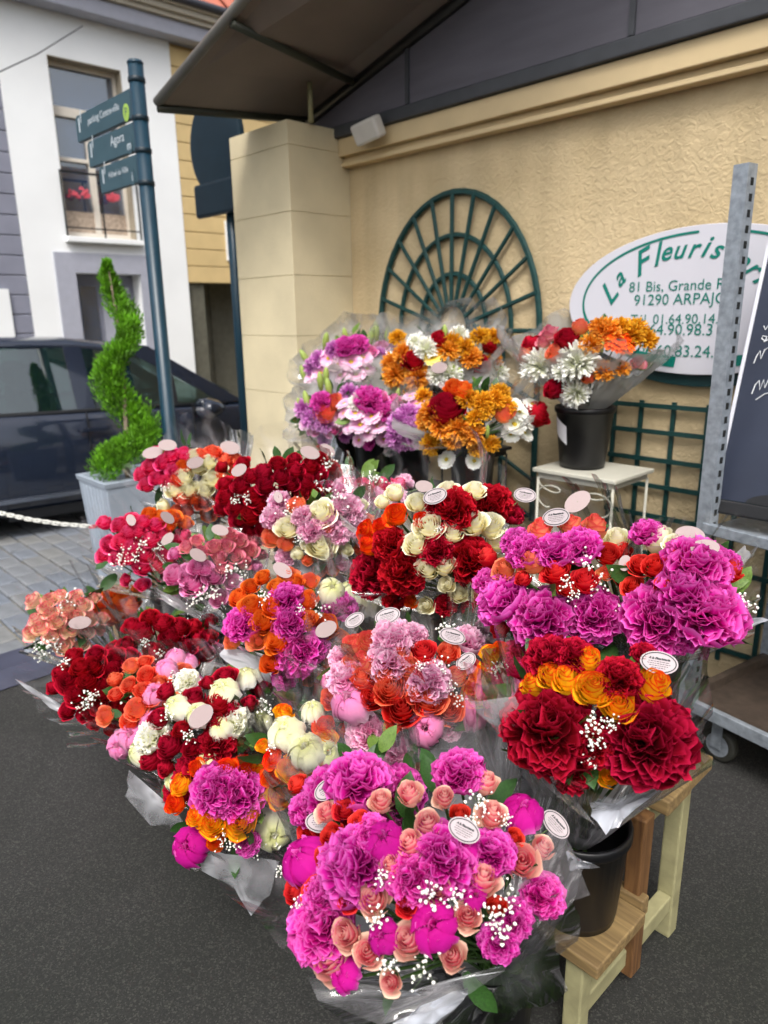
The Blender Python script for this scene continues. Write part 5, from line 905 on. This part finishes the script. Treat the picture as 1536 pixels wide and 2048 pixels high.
# ---- mixed bouquets by the wall
G2 = 'grey-wrapped mixed bouquets by the wall'
bouquet('mixed bouquet with orange gerbera and white chrysanthemums on the white table', (1178, 716, 118), (-.30, -.32, .95),
    F('rose', 'crimson', (1135, 672, 48), (1060, 686, 42)) + F('gerbera', 'gerb', (1237, 678, 62)) + F('chrysanthemum', 'wmum', (1155, 712, 74), (1076, 722, 64), (1130, 735, 46)) + F('rose', 'peach', (1110, 702, 42), (1054, 706, 40)) + F('chrysanthemum', 'omum', (1182, 682, 44), (1216, 656, 50), (1200, 650, 40)) + F('chrysanthemum', 'gold', (1260, 664, 50), (1292, 672, 46), (1275, 650, 40), (1240, 648, 38)) + F('spray_rose', 'dusty', (1098, 660, 36), (1085, 678, 30)) + F('lily_bud', 'budg', (1205, 690, 20)), wrap='grey', hf=.05, hb=.75, group=G2, size=(.095, .125, .265), leaves=14, desc='orange gerbera bouquet on the white table')
bouquet('mixed amber, crimson and white bouquet at the back against the fan trellis', (870, 722, 112), (-.36, -.28, .95),
    F('rose', 'crimson', (825, 718, 46), (955, 725, 46), (876, 674, 38), (982, 686, 34)) + F('chrysanthemum', 'omum', (790, 745, 46), (832, 752, 48), (896, 695, 44), (940, 710, 42), (780, 722, 40), (805, 700, 38), (990, 720, 36)) + F('chrysanthemum', 'gold', (930, 690, 38), (906, 680, 38), (960, 668, 34), (990, 668, 30)) + F('daisy', 'yel', (865, 712, 36)) + F('chrysanthemum', 'wmum', (850, 690, 44), (900, 742, 48), (1000, 740, 40), (872, 745, 40), (920, 665, 34), (830, 680, 30)) + F('lily_bud', 'budg', (906, 738, 30), (920, 748, 34), (1000, 745, 36), (890, 660, 26)), tags=[(878, 735, 34, 0, 0), (892, 768, 32, 0, 0)], wrap='grey', hf=-.1, hb=.5, group=G2, leaves=14)
bouquet('pink daisy and green lily bud bouquet at the back by the pier', (690, 728, 88), (-.42, -.32, .95),
    F('daisy', 'dpink', (640, 745, 36), (672, 726, 38), (656, 715, 34), (702, 722, 36), (726, 712, 36), (622, 750, 32), (712, 746, 34), (680, 748, 32), (735, 735, 32)) + F('peony', 'magenta', (690, 690, 42), (716, 686, 38), (782, 696, 38)) + F('chrysanthemum', 'lilac', (635, 715, 34), (665, 695, 32), (760, 705, 30), (620, 730, 30)) + F('spray_rose', 'pink', (740, 700, 30), (765, 690, 28)) + F('lily_bud', 'budg', (608, 712, 36), (652, 680, 36), (742, 672, 40), (752, 658, 36), (776, 668, 36), (756, 742, 36), (605, 742, 30), (690, 668, 30)), tags=[(668, 735, 26, 0, 0)], wrap='grey', hf=-.2, hb=.4, group=G2, leaves=12)
bouquet('mixed amber chrysanthemum and crimson rose bouquet in front of the fan trellis', (935, 828, 112), (-.66, -.62, .80),
    F('rose', 'crimson', (892, 810, 70), (1076, 822, 54)) + F('chrysanthemum', 'omum', (860, 822, 48), (882, 846, 48), (916, 852, 52), (942, 864, 46), (848, 838, 36), (905, 875, 40)) + F('chrysanthemum', 'gold', (935, 792, 42), (962, 800, 42), (990, 792, 42), (1010, 806, 40), (950, 830, 36), (970, 816, 36), (1002, 780, 36)) + F('rose', 'orange', (908, 772, 40), (928, 776, 42)) + F('rose', 'peach', (1010, 822, 42)) + F('daisy', 'wmum', (1040, 820, 42), (1056, 836, 42), (1030, 846, 42), (1050, 862, 40), (1066, 806, 34), (1022, 866, 34), (1028, 805, 34)) + F('lily_bud', 'budg', (975, 860, 24)), wrap='grey', hf=-.15, hb=.5, group=G2, leaves=18)
bouquet('lilac and salmon bouquet with green lily buds lowest left by the wall', (655, 818, 72), (-.80, -.72, .80),
    F('chrysanthemum', 'lilac', (622, 832, 42), (645, 845, 36), (605, 815, 36), (700, 782, 36)) + F('rose', 'salmon', (650, 822, 46), (668, 800, 34)) + F('peony', 'magenta', (640, 800, 40)) + F('spray_rose', 'pink', (662, 858, 34), (630, 856, 32)) + F('daisy', 'dpink', (680, 835, 32), (610, 845, 30)) + F('lily_bud', 'budg', (656, 770, 36), (640, 758, 34), (612, 796, 34), (652, 748, 32), (598, 805, 26)), wrap='grey', hf=-.1, hb=.4, group=G2, leaves=12)
bouquet('pink daisy bouquet with magenta peonies between the lilac and amber ones', (742, 828, 66), (-.74, -.72, .80),
    F('daisy', 'dpink', (720, 846, 44), (742, 830, 38), (710, 824, 36), (735, 862, 36), (755, 850, 34), (700, 852, 32)) + F('peony', 'magenta', (740, 795, 54), (776, 820, 44)) + F('chrysanthemum', 'wmum', (715, 800, 34)) + F('spray_rose', 'pink', (790, 798, 34), (765, 790, 28)) + F('lily_bud', 'budg', (795, 790, 30), (775, 850, 24)), wrap='grey', hf=-.1, hb=.35, group=G2, leaves=10)
bouquet('rosy lilac chrysanthemum bouquet tucked left of the amber bouquet', (808, 850, 52), (-.70, -.66, .80),
    F('chrysanthemum', 'lilac', (812, 856, 50), (800, 840, 46), (790, 866, 46), (826, 872, 42), (816, 824, 42), (800, 880, 36)) + F('daisy', 'dpink', (832, 805, 36), (820, 790, 30)), wrap='grey', hf=-.1, hb=.3, group=G2, leaves=8)

# white sticker on the bucket by the gerberas
for (x, y, z, o) in BUCKETS:
    if 'gerbera' in o['label']:
        r0, r1, h = .095, .125, .265; mb = MB(); fa = atan2(-.75, -.35)
        vs = []
        for zi in (.125, .205):
            for k in range(6): a = fa - .32 + .64 * k / 5; rr_ = r0 + .003 + (r1 - .004 - r0) * (zi + (k - 2.5) * -.008) / h + .0025; vs.append((rr_ * cos(a), rr_ * sin(a), zi - (k - 2.5) * .008))
        mb.add(vs, [(k, k + 1, k + 7, k + 6) for k in range(5)]).build('sticker', M['paper'], o)
